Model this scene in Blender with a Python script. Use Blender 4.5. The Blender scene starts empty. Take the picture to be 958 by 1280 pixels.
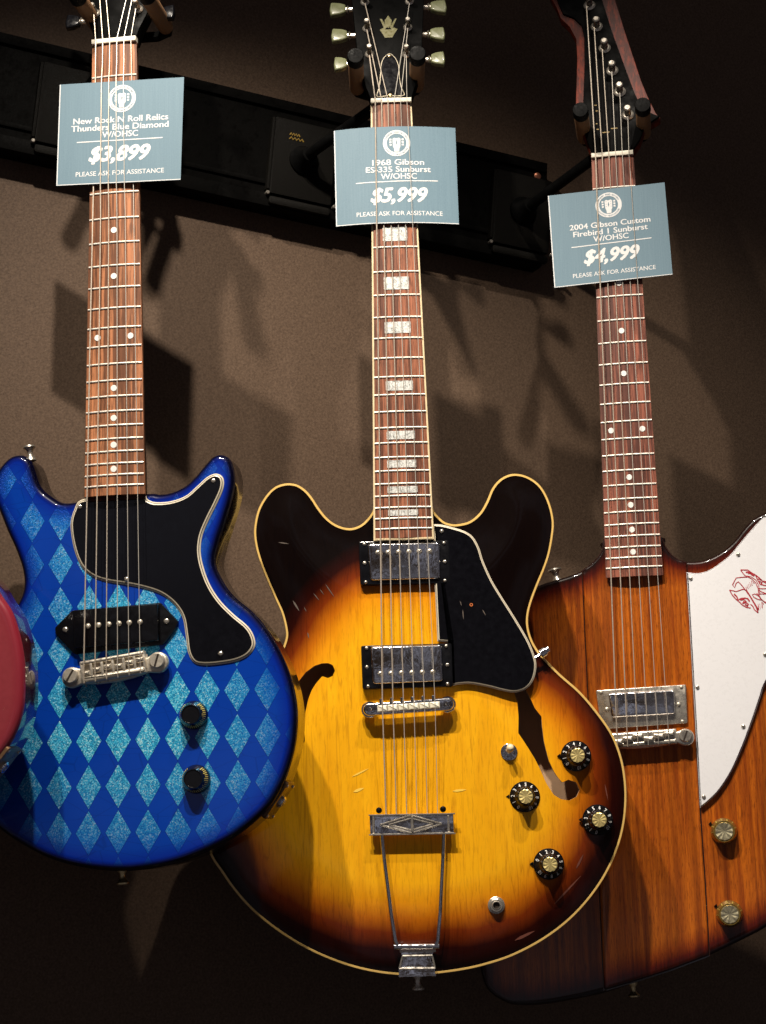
import bpy, bmesh, math, random
import numpy as np
from mathutils import Matrix, Vector
from mathutils.geometry import delaunay_2d_cdt
random.seed(4)
sc = bpy.context.scene
C = sc.collection

# ------------------------------------------------------------------ camera
F, CX, CY = 2200.0, 479.0, 640.0
MW = np.array([[0.999624, 0.027437, 0.0], [0.00488, -0.177802, -0.984054], [-0.027, 0.983684, -0.177868]])
CAM = np.array([0.0, 0.0, 1.25])
cd = bpy.data.cameras.new('camera')
cd.sensor_fit = 'VERTICAL'; cd.sensor_height = 24.0; cd.lens = 24.0 * F / 1280.0
cd.clip_start = 0.05; cd.clip_end = 60
cam = bpy.data.objects.new('camera', cd); C.objects.link(cam)
m4 = Matrix.Identity(4)
for i in range(3):
    for j in range(3): m4[i][j] = MW[i][j]
    m4[i][3] = CAM[i]
cam.matrix_world = m4
sc.camera = cam

# ------------------------------------------------------------------ world: a dim shop
w = bpy.data.worlds.new('World'); sc.world = w; w.use_nodes = True
nt = w.node_tree; nt.nodes.clear()
wo = nt.nodes.new('ShaderNodeOutputWorld'); bg = nt.nodes.new('ShaderNodeBackground')
tc = nt.nodes.new('ShaderNodeTexCoord'); ns = nt.nodes.new('ShaderNodeTexNoise'); rp = nt.nodes.new('ShaderNodeValToRGB')
vo = nt.nodes.new('ShaderNodeTexVoronoi'); rv = nt.nodes.new('ShaderNodeValToRGB'); ad = nt.nodes.new('ShaderNodeMix'); ad.data_type = 'RGBA'; ad.blend_type = 'ADD'; ad.inputs[0].default_value = 1.0
ns.inputs['Scale'].default_value = 3.4; ns.inputs['Detail'].default_value = 5
rp.color_ramp.elements[0].position = 0.50; rp.color_ramp.elements[0].color = (0.017, 0.0105, 0.006, 1)
rp.color_ramp.elements[1].position = 0.74; rp.color_ramp.elements[1].color = (0.10, 0.105, 0.15, 1)
vo.inputs['Scale'].default_value = 6.5                       # unseen bright spots, added for highlights on gloss and chrome
rv.color_ramp.elements[0].position = 0.07; rv.color_ramp.elements[0].color = (3.0, 2.6, 2.1, 1)
rv.color_ramp.elements[1].position = 0.12; rv.color_ramp.elements[1].color = (0, 0, 0, 1)
nt.links.new(tc.outputs['Generated'], ns.inputs['Vector']); nt.links.new(tc.outputs['Generated'], vo.inputs['Vector'])
nt.links.new(ns.outputs['Fac'], rp.inputs['Fac']); nt.links.new(vo.outputs['Distance'], rv.inputs['Fac'])
nt.links.new(rp.outputs['Color'], ad.inputs[6]); nt.links.new(rv.outputs['Color'], ad.inputs[7])
sy = nt.nodes.new('ShaderNodeSeparateXYZ'); nt.links.new(tc.outputs['Generated'], sy.inputs[0])
mr = nt.nodes.new('ShaderNodeMapRange'); mr.inputs['From Min'].default_value = 0.25; mr.inputs['From Max'].default_value = -1.0; mr.interpolation_type = 'SMOOTHSTEP'
nt.links.new(sy.outputs['Y'], mr.inputs['Value'])
n2 = nt.nodes.new('ShaderNodeTexNoise'); n2.inputs['Scale'].default_value = 8.0; n2.inputs['Detail'].default_value = 4; nt.links.new(tc.outputs['Generated'], n2.inputs['Vector'])
r2 = nt.nodes.new('ShaderNodeValToRGB'); r2.color_ramp.elements[0].position = 0.49; r2.color_ramp.elements[0].color = (0.036, 0.023, 0.0135, 1)  # brighter flecks behind the camera, added for chrome reflections and fill
r2.color_ramp.elements[1].position = 0.64; r2.color_ramp.elements[1].color = (0.40, 0.40, 0.47, 1)
nt.links.new(n2.outputs['Fac'], r2.inputs['Fac'])
am = nt.nodes.new('ShaderNodeMix'); am.data_type = 'RGBA'; nt.links.new(mr.outputs['Result'], am.inputs[0]); nt.links.new(ad.outputs[2], am.inputs[6]); nt.links.new(r2.outputs['Color'], am.inputs[7])
nt.links.new(am.outputs[2], bg.inputs['Color']); bg.inputs['Strength'].default_value = 0.5
nt.links.new(bg.outputs['Background'], wo.inputs['Surface'])

# ------------------------------------------------------------------ two track spots above and in front
def spot(name, loc, aim, power, size_deg, blend, radius, col):
    l = bpy.data.lights.new(name, 'SPOT'); l.energy = power; l.spot_size = math.radians(size_deg); l.spot_blend = blend
    l.shadow_soft_size = radius; l.color = col
    o = bpy.data.objects.new(name, l); C.objects.link(o)
    o.location = loc
    o.rotation_euler = (Vector(aim) - Vector(loc)).to_track_quat('-Z', 'Y').to_euler()
    return o
spot('track_spot', (-0.46, 0.76, 2.88), (0.26, 1.88, 1.27), 94, 47, 0.75, 0.022, (1.0, 0.90, 0.77))
spot('track_spot', (-0.12, 0.76, 2.85), (-0.16, 1.75, 1.30), 96, 52, 0.75, 0.022, (1.0, 0.90, 0.77))
spot('track_spot', (0.42, 0.95, 3.10), (0.36, 1.90, 1.22), 62, 42, 0.75, 0.022, (1.0, 0.90, 0.77))
sc.view_settings.view_transform = 'Standard'; sc.view_settings.look = 'None'
sc.view_settings.exposure = 0.2; sc.view_settings.gamma = 1.0

# ------------------------------------------------------------------ materials
def mat(name, col=(0.5, 0.5, 0.5), rough=0.5, metal=0.0, coat=0.0, spec=0.5):
    m = bpy.data.materials.new(name); m.use_nodes = True
    b = m.node_tree.nodes['Principled BSDF']
    b.inputs['Base Color'].default_value = (*col, 1); b.inputs['Roughness'].default_value = rough
    b.inputs['Metallic'].default_value = metal; b.inputs['Coat Weight'].default_value = coat
    b.inputs['Coat Roughness'].default_value = 0.04; b.inputs['Specular IOR Level'].default_value = spec
    return m
class N:
    """small node-graph helper"""
    def __init__(s, m):
        s.t = m.node_tree; s.b = s.t.nodes['Principled BSDF']
        s.co = s.t.nodes.new('ShaderNodeTexCoord')
    def n(s, kind, **kw):
        x = s.t.nodes.new(kind)
        for k, v in kw.items(): setattr(x, k, v)
        return x
    def l(s, a, b): s.t.links.new(a, b)
    def put(s, sock, v):
        if hasattr(v, 'is_output'): s.l(v, sock)
        else: sock.default_value = v
    def math(s, op, a, b=None, c=None):
        x = s.n('ShaderNodeMath', operation=op); s.put(x.inputs[0], a)
        if b is not None: s.put(x.inputs[1], b)
        if c is not None: s.put(x.inputs[2], c)
        return x.outputs[0]
    def coord(s, scale=(1, 1, 1)):
        x = s.n('ShaderNodeMapping'); s.l(s.co.outputs['Object'], x.inputs['Vector']); x.inputs['Scale'].default_value = scale
        return x.outputs['Vector']
    def noise(s, scale, detail=3, rough=0.5, vec=None, dist=0.0):
        x = s.n('ShaderNodeTexNoise'); s.l(vec or s.co.outputs['Object'], x.inputs['Vector'])
        x.inputs['Scale'].default_value = scale; x.inputs['Detail'].default_value = detail
        x.inputs['Roughness'].default_value = rough; x.inputs['Distortion'].default_value = dist
        return x.outputs['Fac']
    def ramp(s, fac, stops, interp='LINEAR'):
        x = s.n('ShaderNodeValToRGB'); r = x.color_ramp; r.interpolation = interp
        while len(r.elements) < len(stops): r.elements.new(0.5)
        for e, (p, c) in zip(r.elements, stops):
            e.position = p; e.color = (c, c, c, 1) if isinstance(c, (int, float)) else (*c, 1)
        s.l(fac, x.inputs['Fac']); return x.outputs['Color']
    def mix(s, fac, a, b, mode='MIX'):
        x = s.n('ShaderNodeMix', data_type='RGBA', blend_type=mode)
        s.put(x.inputs[0], fac)
        for i, v in ((6, a), (7, b)):
            if hasattr(v, 'is_output'): s.l(v, x.inputs[i])
            else: x.inputs[i].default_value = (*v, 1)
        return x.outputs[2]
    def attr(s, name):
        x = s.n('ShaderNodeAttribute', attribute_name=name); return x.outputs['Fac']
    def bump(s, h, strength, dist=0.001):
        x = s.n('ShaderNodeBump'); s.l(h, x.inputs['Height']); x.inputs['Strength'].default_value = strength
        x.inputs['Distance'].default_value = dist; s.l(x.outputs['Normal'], s.b.inputs['Normal'])
    def base(s, c): s.l(c, s.b.inputs['Base Color'])
    def rough(s, c): s.l(c, s.b.inputs['Roughness'])

# wall: taupe orange-peel paint
M_wall = mat('taupe_wall_paint', (0.1, 0.07, 0.05), 0.62, spec=0.25); g = N(M_wall)
n1 = g.noise(420, 3, 0.6); n2 = g.noise(3.0, 3)
g.base(g.mix(n2, (0.098, 0.071, 0.053), (0.122, 0.090, 0.068)))
g.base(g.mix(g.ramp(n1, [(0.3, 0.0), (0.7, 1.0)]), g.mix(n2, (0.066, 0.040, 0.025), (0.080, 0.050, 0.032)), g.mix(n2, (0.122, 0.077, 0.049), (0.140, 0.092, 0.061))))
g.bump(g.noise(360, 4, 0.6), 0.24, 0.0014)

def scuffed(name, col, rough, metal=0.0, coat=0.0, sc1=60, amt=0.25, bumpk=0.0, spec=0.5):
    m = mat(name, col, rough, metal, coat, spec); q = N(m)
    a = q.noise(sc1, 5, 0.65)
    q.base(q.mix(a, tuple(c * (1 - amt) for c in col), tuple(min(1, c * (1 + amt)) for c in col)))
    q.rough(q.ramp(a, [(0.3, max(0.02, rough * 0.6)), (0.7, min(1, rough * 1.5))]))
    if bumpk: q.bump(q.noise(sc1 * 4, 3), bumpk, 0.0006)
    return m
M_rail = scuffed('black_powder_coat', (0.0022, 0.0020, 0.0018), 0.6, sc1=90, bumpk=0.3, spec=0.06)
M_plate = scuffed('charcoal_crinkle_plate', (0.0048, 0.0042, 0.0034), 0.55, sc1=500, amt=0.9, bumpk=0.7, spec=0.08)
M_arm = scuffed('black_steel_arm', (0.0025, 0.0025, 0.0025), 0.45, sc1=80, spec=0.08)
M_goldink = mat('gold_print', (0.30, 0.19, 0.035), 0.5)
M_finger = scuffed('brown_foam_sleeve', (0.26, 0.135, 0.06), 0.7, sc1=300, amt=0.45, bumpk=0.5)
M_cap = scuffed('black_rubber', (0.004, 0.004, 0.004), 0.6, sc1=300, spec=0.1)
M_blackplastic = scuffed('black_plastic', (0.004, 0.004, 0.005), 0.16, sc1=220, amt=0.3)
M_guardblack = scuffed('black_pickguard_plastic', (0.003, 0.003, 0.0045), 0.14, sc1=160, amt=0.4, spec=0.4)
M_guardwhite = scuffed('white_pickguard_plastic', (0.80, 0.80, 0.83), 0.30, sc1=260, amt=0.035)
M_ivory = scuffed('aged_white_edge', (0.62, 0.55, 0.42), 0.35, sc1=120, amt=0.12)
M_cream = scuffed('cream_binding', (0.72, 0.47, 0.14), 0.3, coat=0.5, sc1=70, amt=0.15)
M_neckbind = scuffed('ivory_fretboard_binding', (0.68, 0.55, 0.34), 0.35, sc1=70, amt=0.15)
M_nut = scuffed('bone_nut', (0.75, 0.70, 0.58), 0.4, sc1=120, amt=0.12)
M_chrome = scuffed('chrome', (0.80, 0.80, 0.83), 0.11, 1.0, sc1=45, amt=0.12, bumpk=0.42)
M_nickel = scuffed('aged_nickel', (0.62, 0.57, 0.49), 0.26, 0.85, sc1=160, amt=0.25, bumpk=0.1)
M_pewter = scuffed('worn_pewter_bridge', (0.66, 0.60, 0.50), 0.36, 0.7, sc1=260, amt=0.25, bumpk=0.2)
M_fret = scuffed('nickel_fret_wire', (0.72, 0.69, 0.62), 0.5, 0.35, sc1=200, amt=0.08)
M_plain = mat('plain_steel_string', (0.56, 0.52, 0.46), 0.4, 0.4)
M_wound = scuffed('wound_string', (0.50, 0.43, 0.35), 0.45, 0.4, sc1=900, amt=0.3)
M_brass = scuffed('brass_screw', (0.62, 0.50, 0.28), 0.3, 1.0, sc1=200)
M_dot = scuffed('pearl_dot', (0.80, 0.80, 0.77), 0.25, sc1=300, amt=0.08)
M_numeral = mat('white_numeral_paint', (0.72, 0.72, 0.70), 0.5)
M_goldnumeral = mat('gold_numeral_paint', (0.50, 0.40, 0.09), 0.45)
M_goldcap = scuffed('gold_reflector_cap', (0.85, 0.68, 0.28), 0.3, 0.7, sc1=200, amt=0.1)
M_goldclear = scuffed('amber_knob_skirt', (0.36, 0.24, 0.06), 0.25, 0.75, 0.5, sc1=300, amt=0.3)
M_silvercap = scuffed('silver_reflector_cap', (0.82, 0.74, 0.48), 0.28, 0.9, sc1=200, amt=0.1)
M_switchtip = mat('cream_switch_tip', (0.78, 0.66, 0.42), 0.3)
M_saddle = mat('nylon_saddle', (0.85, 0.80, 0.64), 0.4)
M_button = scuffed('aged_green_tuner_plastic', (0.17, 0.18, 0.095), 0.3, coat=0.2, sc1=120, amt=0.2)
M_inlaygreen = scuffed('aged_pearl_crown', (0.15, 0.14, 0.055), 0.3, sc1=300, amt=0.4)
M_headblack = scuffed('black_headstock_lacquer', (0.0015, 0.0015, 0.0015), 0.5, sc1=40, spec=0.04)
M_inside = scuffed('bare_wood_inside', (0.62, 0.40, 0.24), 0.8, sc1=50, amt=0.2)
M_dark = mat('unlit_hollow', (0.02, 0.012, 0.008), 0.9)
M_ink = mat('white_print', (0.66, 0.66, 0.66), 0.6)
M_redink = mat('red_print', (0.42, 0.02, 0.035), 0.5)
M_tag = mat('dusty_blue_card', (0.19, 0.32, 0.40), 0.55, spec=0.3); g = N(M_tag)
a = g.noise(700, 2, 0.6); v = g.noise(900, 1, 0.5, g.coord((1, 0.02, 1)))
c = g.mix(a, (0.108, 0.176, 0.225), (0.150, 0.232, 0.288))
g.base(g.mix(g.ramp(v, [(0.4, 0.0), (0.75, 0.25)]), c, (0.18, 0.27, 0.325)))

def rosewood(name, dark, light):
    m = mat(name, light, 0.5, spec=0.3); q = N(m)
    s1 = q.noise(210, 3, 0.6, q.coord((1, 0.025, 1))); s2 = q.noise(520, 4, 0.7, q.coord((1, 0.07, 1))); s3 = q.noise(22, 2)
    c = q.ramp(s1, [(0.30, tuple(x * 0.55 for x in dark)), (0.46, dark), (0.56, light), (0.72, tuple(x * 1.25 for x in light))])
    c = q.mix(q.ramp(s2, [(0.36, 0.85), (0.52, 0.0)]), c, tuple(x * 0.28 for x in dark))
    q.base(q.mix(q.math('MULTIPLY', s3, 0.5), c, tuple(x * 0.55 for x in light)))
    q.bump(s2, 0.25, 0.0005)
    return m
M_rosewood_a = rosewood('rosewood_tan', (0.125, 0.046, 0.022), (0.46, 0.185, 0.083))
M_rosewood_b = rosewood('rosewood_brown', (0.10, 0.035, 0.020), (0.35, 0.125, 0.065))
M_rosewood_c = rosewood('rosewood_red', (0.085, 0.030, 0.022), (0.32, 0.105, 0.065))
M_mahog = rosewood('mahogany_neck', (0.035, 0.008, 0.004), (0.10, 0.022, 0.009))
M_headwood = rosewood('headstock_mahogany', (0.09, 0.010, 0.003), (0.22, 0.026, 0.006))

# pearl blocks
M_pearl = mat('pearloid_block', (0.7, 0.7, 0.68), 0.22, coat=0.5); g = N(M_pearl)
a = g.noise(170, 4, 0.7, dist=2.5)
g.base(g.ramp(a, [(0.36, (0.18, 0.19, 0.18)), (0.46, (0.55, 0.56, 0.54)), (0.62, (0.80, 0.80, 0.77))]))

# blue diamond lacquer: a printed lattice of glitter lozenges over a blue burst
M_blue = mat('blue_diamond_lacquer', (0.01, 0.06, 0.4), 0.30, coat=0.6, spec=0.08); g = N(M_blue)
BX, BY = 0.0, -0.218          # mesh base of the blue guitar (local)
sx = g.n('ShaderNodeSeparateXYZ'); g.l(g.co.outputs['Object'], sx.inputs[0])
def lat(o, x0, p, half):
    u = g.math('DIVIDE', g.math('SUBTRACT', o, x0), p)
    u = g.math('ABSOLUTE', g.math('SUBTRACT', g.math('FRACT', g.math('ADD', u, 20.5)), 0.5))
    return g.math('DIVIDE', g.math('MULTIPLY', u, p), half)
dm = g.math('ADD', lat(sx.outputs['X'], 0.0013 - BX, 0.0286, 0.0122), lat(sx.outputs['Y'], -0.0650 - BY, 0.0425, 0.0202))
edge = g.attr('edge')
inside = g.ramp(g.math('SUBTRACT', 1.5, dm), [(0.485, 0.0), (0.515, 1.0)])
vor = g.n('ShaderNodeTexVoronoi'); g.l(g.co.outputs['Object'], vor.inputs['Vector']); vor.inputs['Scale'].default_value = 1050
sep = g.n('ShaderNodeSeparateColor'); g.l(vor.outputs['Color'], sep.inputs[0])
big = g.noise(150, 3, 0.7)
spark = g.math('MULTIPLY', sep.outputs[0], g.math('ADD', 0.45, big))
glit = g.ramp(spark, [(0.03, (0.010, 0.20, 0.44)), (0.25, (0.025, 0.33, 0.62)), (0.55, (0.040, 0.50, 0.82)), (0.74, (0.14, 0.70, 0.95)), (0.98, (0.55, 0.92, 1.0))])
blot = g.noise(9, 3)
bl = g.mix(blot, (0.0014, 0.028, 0.26), (0.0026, 0.050, 0.40))
rimf = g.ramp(g.math('DIVIDE', edge, 0.11), [(0.10, 1.0), (0.32, 0.60), (0.95, 0.0)])
glit = g.mix(g.math('MULTIPLY', rimf, 0.95), glit, (0.003, 0.075, 0.50))
halo = g.ramp(g.math('SUBTRACT', 1.5, dm), [(0.42, 0.0), (0.47, 1.0)])
bl = g.mix(g.math('MULTIPLY', halo, 0.45), bl, (0.003, 0.02, 0.14))
c = g.mix(inside, bl, glit)
rim2 = g.ramp(g.math('DIVIDE', edge, 0.022), [(0.0, 1.0), (0.9, 0.0)])
c = g.mix(g.math('MULTIPLY', rim2, 0.9), c, (0.002, 0.005, 0.22))
rim3 = g.ramp(g.math('DIVIDE', edge, 0.0085), [(0.30, 1.0), (1.0, 0.0)])
c = g.mix(rim3, c, (0.0008, 0.001, 0.012))
ck = g.n('ShaderNodeTexVoronoi', feature='DISTANCE_TO_EDGE'); g.l(g.coord((0.55, 1.5, 1)), ck.inputs['Vector']); ck.inputs['Scale'].default_value = 42
crk = g.ramp(ck.outputs['Distance'], [(0.006, 0.22), (0.018, 0.0)])
g.base(g.mix(crk, c, (0.001, 0.008, 0.06)))
g.put(g.b.inputs['Metallic'], g.math('MULTIPLY', inside, 0.30))
g.bump(g.math('MULTIPLY', sep.outputs[1], inside), 0.35, 0.0006)
M_blueside = scuffed('dark_blue_side_lacquer', (0.001, 0.001, 0.004), 0.2, coat=0.35, sc1=30)

# cherry-amber burst of the hollow guitar
M_burst = mat('amber_sunburst_lacquer', (0.8, 0.4, 0.05), 0.30, coat=0.25, spec=0.10); g = N(M_burst)
core = g.attr('core'); fig = g.noise(60, 4, 0.6, g.coord((1, 0.12, 1)), 1.2); fine = g.noise(520, 3, 0.7, g.coord((1, 0.10, 1))); wob = g.noise(14, 3)
amber = g.mix(fig, (0.74, 0.31, 0.005), (0.97, 0.49, 0.011))
amber = g.mix(g.ramp(fine, [(0.28, 0.5), (0.5, 0.0)]), amber, (0.42, 0.17, 0.006))
lines = g.noise(75, 2, 0.5, g.coord((1, 0.035, 1)), 0.6)
amber = g.mix(g.ramp(lines, [(0.478, 0.0), (0.495, 0.42), (0.512, 0.0)]), amber, (0.40, 0.15, 0.006))
t = g.math('ADD', g.math('DIVIDE', core, 0.11), g.math('MULTIPLY', g.math('SUBTRACT', wob, 0.5), 0.12))
t = g.math('ADD', t, 0.5)
tone = g.ramp(t, [(0.24, (1, 1, 1)), (0.42, (0.88, 0.70, 0.8)), (0.54, (0.58, 0.33, 0.5)), (0.66, (0.20, 0.062, 0.3)), (0.80, (0.022, 0.0050, 0.10)), (0.95, (0.0035, 0.0025, 0.10))])
g.base(g.mix(1.0, amber, tone, 'MULTIPLY'))
g.bump(g.noise(420, 2), 0.05, 0.0004)
M_burstside = scuffed('dark_cherry_side', (0.030, 0.006, 0.003), 0.16, coat=0.8, sc1=30)

# orange-brown mahogany with dark edges
def mahog(name, light, mid, dk=0.028):
    m = mat(name, light, 0.34, coat=0.4, spec=0.25); q = N(m)
    e = q.attr('edge'); st = q.noise(240, 4, 0.65, q.coord((1, 0.03, 1))); pore = q.noise(900, 3, 0.7, q.coord((1, 0.10, 1))); bl = q.noise(12, 3)
    c = q.mix(q.ramp(st, [(0.34, 0.0), (0.62, 1.0)]), mid, light)
    c = q.mix(q.ramp(q.noise(70, 3, 0.6, q.coord((1, 0.015, 1))), [(0.40, 0.55), (0.52, 0.0)]), c, tuple(x * 0.6 for x in mid))
    c = q.mix(q.ramp(pore, [(0.30, 0.75), (0.50, 0.0)]), c, tuple(x * 0.42 for x in mid))
    t = q.math('ADD', q.math('DIVIDE', e, dk), q.math('MULTIPLY', q.math('SUBTRACT', bl, 0.5), 0.35))
    tone = q.ramp(t, [(0.08, (0.02, 0.006, 0.02)), (0.30, (0.20, 0.06, 0.08)), (0.62, (0.62, 0.46, 0.45)), (1.0, (1, 1, 1))])
    q.base(q.mix(1.0, c, tone, 'MULTIPLY'))
    q.bump(pore, 0.12, 0.0004)
    return m
M_fire = mahog('burnt_orange_mahogany', (0.50, 0.120, 0.007), (0.24, 0.044, 0.004), 0.032)
M_firecore = mahog('burnt_orange_mahogany_core', (0.53, 0.132, 0.008), (0.25, 0.047, 0.004), 0.032)
M_fireside = scuffed('dark_brown_side', (0.022, 0.007, 0.004), 0.18, coat=0.8, sc1=30)
M_pink = mat('rose_pink_lacquer', (0.5, 0.09, 0.11), 0.3, coat=0.8); g = N(M_pink)
e = g.attr('edge'); sp = g.noise(220, 3, 0.7)
c = g.mix(g.noise(200, 3), (0.25, 0.030, 0.040), (0.32, 0.043, 0.055))
c = g.mix(g.ramp(g.math('DIVIDE', e, 0.012), [(0.1, 1.0), (1.0, 0.0)]), c, (0.25, 0.015, 0.03))
g.base(g.mix(g.ramp(sp, [(0.72, 0.0), (0.76, 0.8)]), c, (0.55, 0.33, 0.22)))
M_pinkside = scuffed('dark_red_side_lacquer', (0.085, 0.008, 0.014), 0.18, coat=1.0, sc1=30)

# ------------------------------------------------------------------ mesh helpers
def link(name, verts, faces, mats, parent=None, smooth=True, ang=32, idx=None, attrs=None):
    me = bpy.data.meshes.new(name); me.from_pydata([tuple(map(float, p)) for p in verts], [], faces)
    for m in (mats if isinstance(mats, (list, tuple)) else [mats]): me.materials.append(m)
    if idx is not None: me.polygons.foreach_set('material_index', idx)
    if attrs:
        for k, vals in attrs.items():
            at_ = me.attributes.new(k, 'FLOAT', 'POINT'); at_.data.foreach_set('value', [float(x) for x in vals])
    me.update()
    if smooth:
        me.polygons.foreach_set('use_smooth', [True] * len(me.polygons))
        me.set_sharp_from_angle(angle=math.radians(ang))
    o = bpy.data.objects.new(name, me); C.objects.link(o)
    if parent: o.parent = parent
    return o
def area(P):
    x, y = P[:, 0], P[:, 1]; return 0.5 * np.sum(x * np.roll(y, -1) - y * np.roll(x, -1))
def ccw(P):
    P = np.asarray(P, float); return P if area(P) > 0 else P[::-1].copy()
def smooth_closed(P, step):
    """Catmull-Rom through the points, resampled evenly"""
    P = np.asarray(P, float); n = len(P); out = []
    for i in range(n):
        p0, p1, p2, p3 = P[i - 1], P[i], P[(i + 1) % n], P[(i + 2) % n]
        for t in np.linspace(0, 1, 16, endpoint=False):
            out.append(0.5 * ((2 * p1) + (p2 - p0) * t + (2 * p0 - 5 * p1 + 4 * p2 - p3) * t * t + (3 * p1 - p0 - 3 * p2 + p3) * t ** 3))
    Q = np.array(out); return resample(Q, step)
def resample(Q, step):
    R = np.vstack([Q, Q[:1]]); s = np.r_[0, np.cumsum(np.linalg.norm(np.diff(R, axis=0), axis=1))]
    k = max(8, int(s[-1] / step)); t = np.linspace(0, s[-1], k, endpoint=False)
    return np.c_[np.interp(t, s, R[:, 0]), np.interp(t, s, R[:, 1])]
def normals_in(P):
    d = np.roll(P, -1, 0) - np.roll(P, 1, 0); d /= np.linalg.norm(d, axis=1)[:, None] + 1e-12
    return np.c_[-d[:, 1], d[:, 0]]          # inward for CCW
def inset(P, d):
    P = np.asarray(P, float); a = P - np.roll(P, 1, 0); b = np.roll(P, -1, 0) - P
    a /= np.linalg.norm(a, axis=1)[:, None] + 1e-12; b /= np.linalg.norm(b, axis=1)[:, None] + 1e-12
    na = np.c_[-a[:, 1], a[:, 0]]; nb = np.c_[-b[:, 1], b[:, 0]]
    m = na + nb; L = np.sum(m * na, axis=1)[:, None]
    return P + m / np.maximum(L, 0.35) * d
def pip(P, Q):
    """points Q inside polygon P"""
    x, y = Q[:, 0], Q[:, 1]; ins = np.zeros(len(Q), bool)
    x1, y1 = P[:, 0], P[:, 1]; x2, y2 = np.roll(x1, -1), np.roll(y1, -1)
    for i in range(len(P)):
        c = ((y1[i] > y) != (y2[i] > y))
        if c.any():
            with np.errstate(divide='ignore', invalid='ignore'):
                xi = (x2[i] - x1[i]) * (y - y1[i]) / (y2[i] - y1[i] + 1e-18) + x1[i]
            ins ^= c & (x < xi)
    return ins
def pdist(P, Q):
    """distance of points Q to closed polyline P"""
    A = P; B = np.roll(P, -1, 0); best = np.full(len(Q), 1e9)
    for a, b in zip(A, B):
        d = b - a; t = np.clip(((Q - a) @ d) / (d @ d + 1e-18), 0, 1)
        best = np.minimum(best, np.linalg.norm(Q - (a + t[:, None] * d), axis=1))
    return best
def pt(v): return tuple(v)

class MB:
    """collects shapes (in a guitar's or its own frame) into one mesh"""
    def __init__(s, base=(0, 0, 0), xf=None):
        s.v = []; s.f = []; s.base = np.array(base, float); s.xf = xf; s.mi = []; s.cur = 0
    def add(s, verts, faces):
        k = len(s.v)
        for p in verts:
            p = np.array(p, float)
            if s.xf is not None: p = s.xf(p)
            s.v.append(tuple(p - s.base))
        for f in faces: s.f.append([i + k for i in f]); s.mi.append(s.cur)
        return s
    def prism(s, P, z0, z1, ch=0.0, seg=2, ch0=0.0):
        P = ccw(P); n = len(P); rings = []
        if ch0: rings += [(inset(P, ch0), z0), (P, z0 + ch0)]
        else: rings.append((P, z0))
        if ch:
            for i in range(seg + 1):
                a = math.pi / 2 * i / seg
                rings.append((inset(P, ch * (1 - math.cos(a))), z1 - ch + ch * math.sin(a)))
        else: rings.append((P, z1))
        v = [];
        for R, z in rings: v += [(x, y, z) for x, y in R]
        f = []
        for r in range(len(rings) - 1):
            for i in range(n):
                j = (i + 1) % n; f.append([r * n + i, r * n + j, (r + 1) * n + j, (r + 1) * n + i])
        f.append(list(range(n))[::-1]); f.append([(len(rings) - 1) * n + i for i in range(n)])
        return s.add(v, f)
    def lathe(s, prof, c=(0, 0, 0), ax=(0, 0, 1), seg=28, star=None):
        ax = Vector(ax).normalized(); q = Vector((0, 0, 1)).rotation_difference(ax)
        v = []; f = []; n = len(prof)
        for i, (r, z) in enumerate(prof):
            for k in range(seg):
                a = 2 * math.pi * k / seg; zz = z
                if star and i in star and k % 2: zz += star[i]
                p = q @ Vector((r * math.cos(a), r * math.sin(a), zz)); v.append((p.x + c[0], p.y + c[1], p.z + c[2]))
        for i in range(n - 1):
            for k in range(seg):
                j = (k + 1) % seg; f.append([i * seg + k, i * seg + j, (i + 1) * seg + j, (i + 1) * seg + k])
        f.append(list(range(seg))[::-1]); f.append([(n - 1) * seg + k for k in range(seg)])
        return s.add(v, f)
    def cyl(s, c, ax, r, h, ch=0.0, seg=24):
        ch = min(ch, h * 0.45, r * 0.45)
        return s.lathe([(r, 0), (r, h - ch), (r - ch, h)] if ch else [(r, 0), (r, h)], c, ax, seg)
    def tube(s, pts, r, seg=8):
        pts = [Vector(p) for p in pts]; n = len(pts); v = []; f = []; up = None
        for i, p in enumerate(pts):
            d = (pts[min(i + 1, n - 1)] - pts[max(i - 1, 0)]).normalized()
            if up is None: up = d.orthogonal().normalized()
            up = (up - d * up.dot(d)).normalized(); sd = d.cross(up)
            rr = r[i] if isinstance(r, (list, tuple)) else r
            for k in range(seg):
                a = 2 * math.pi * k / seg; q = p + up * (rr * math.cos(a)) + sd * (rr * math.sin(a)); v.append(pt(q))
        for i in range(n - 1):
            for k in range(seg):
                j = (k + 1) % seg; f.append([i * seg + k, i * seg + j, (i + 1) * seg + j, (i + 1) * seg + k])
        f.append(list(range(seg))[::-1]); f.append([(n - 1) * seg + k for k in range(seg)])
        return s.add(v, f)
    def box(s, x0, x1, y0, y1, z0, z1, ch=0.0):
        return s.prism([(x0, y0), (x1, y0), (x1, y1), (x0, y1)], z0, z1, ch)
    def build(s, name, mats, parent=None, smooth=True, ang=32):
        return link(name, s.v, s.f, mats, parent, smooth, ang, idx=s.mi)
def rrect(x0, x1, y0, y1, r, n=5):
    P = []
    for cx, cy, a0 in ((x1 - r, y0 + r, -90), (x1 - r, y1 - r, 0), (x0 + r, y1 - r, 90), (x0 + r, y0 + r, 180)):
        for k in range(n + 1):
            a = math.radians(a0 + 90 * k / n); P.append((cx + r * math.cos(a), cy + r * math.sin(a)))
    return np.array(P)
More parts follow.
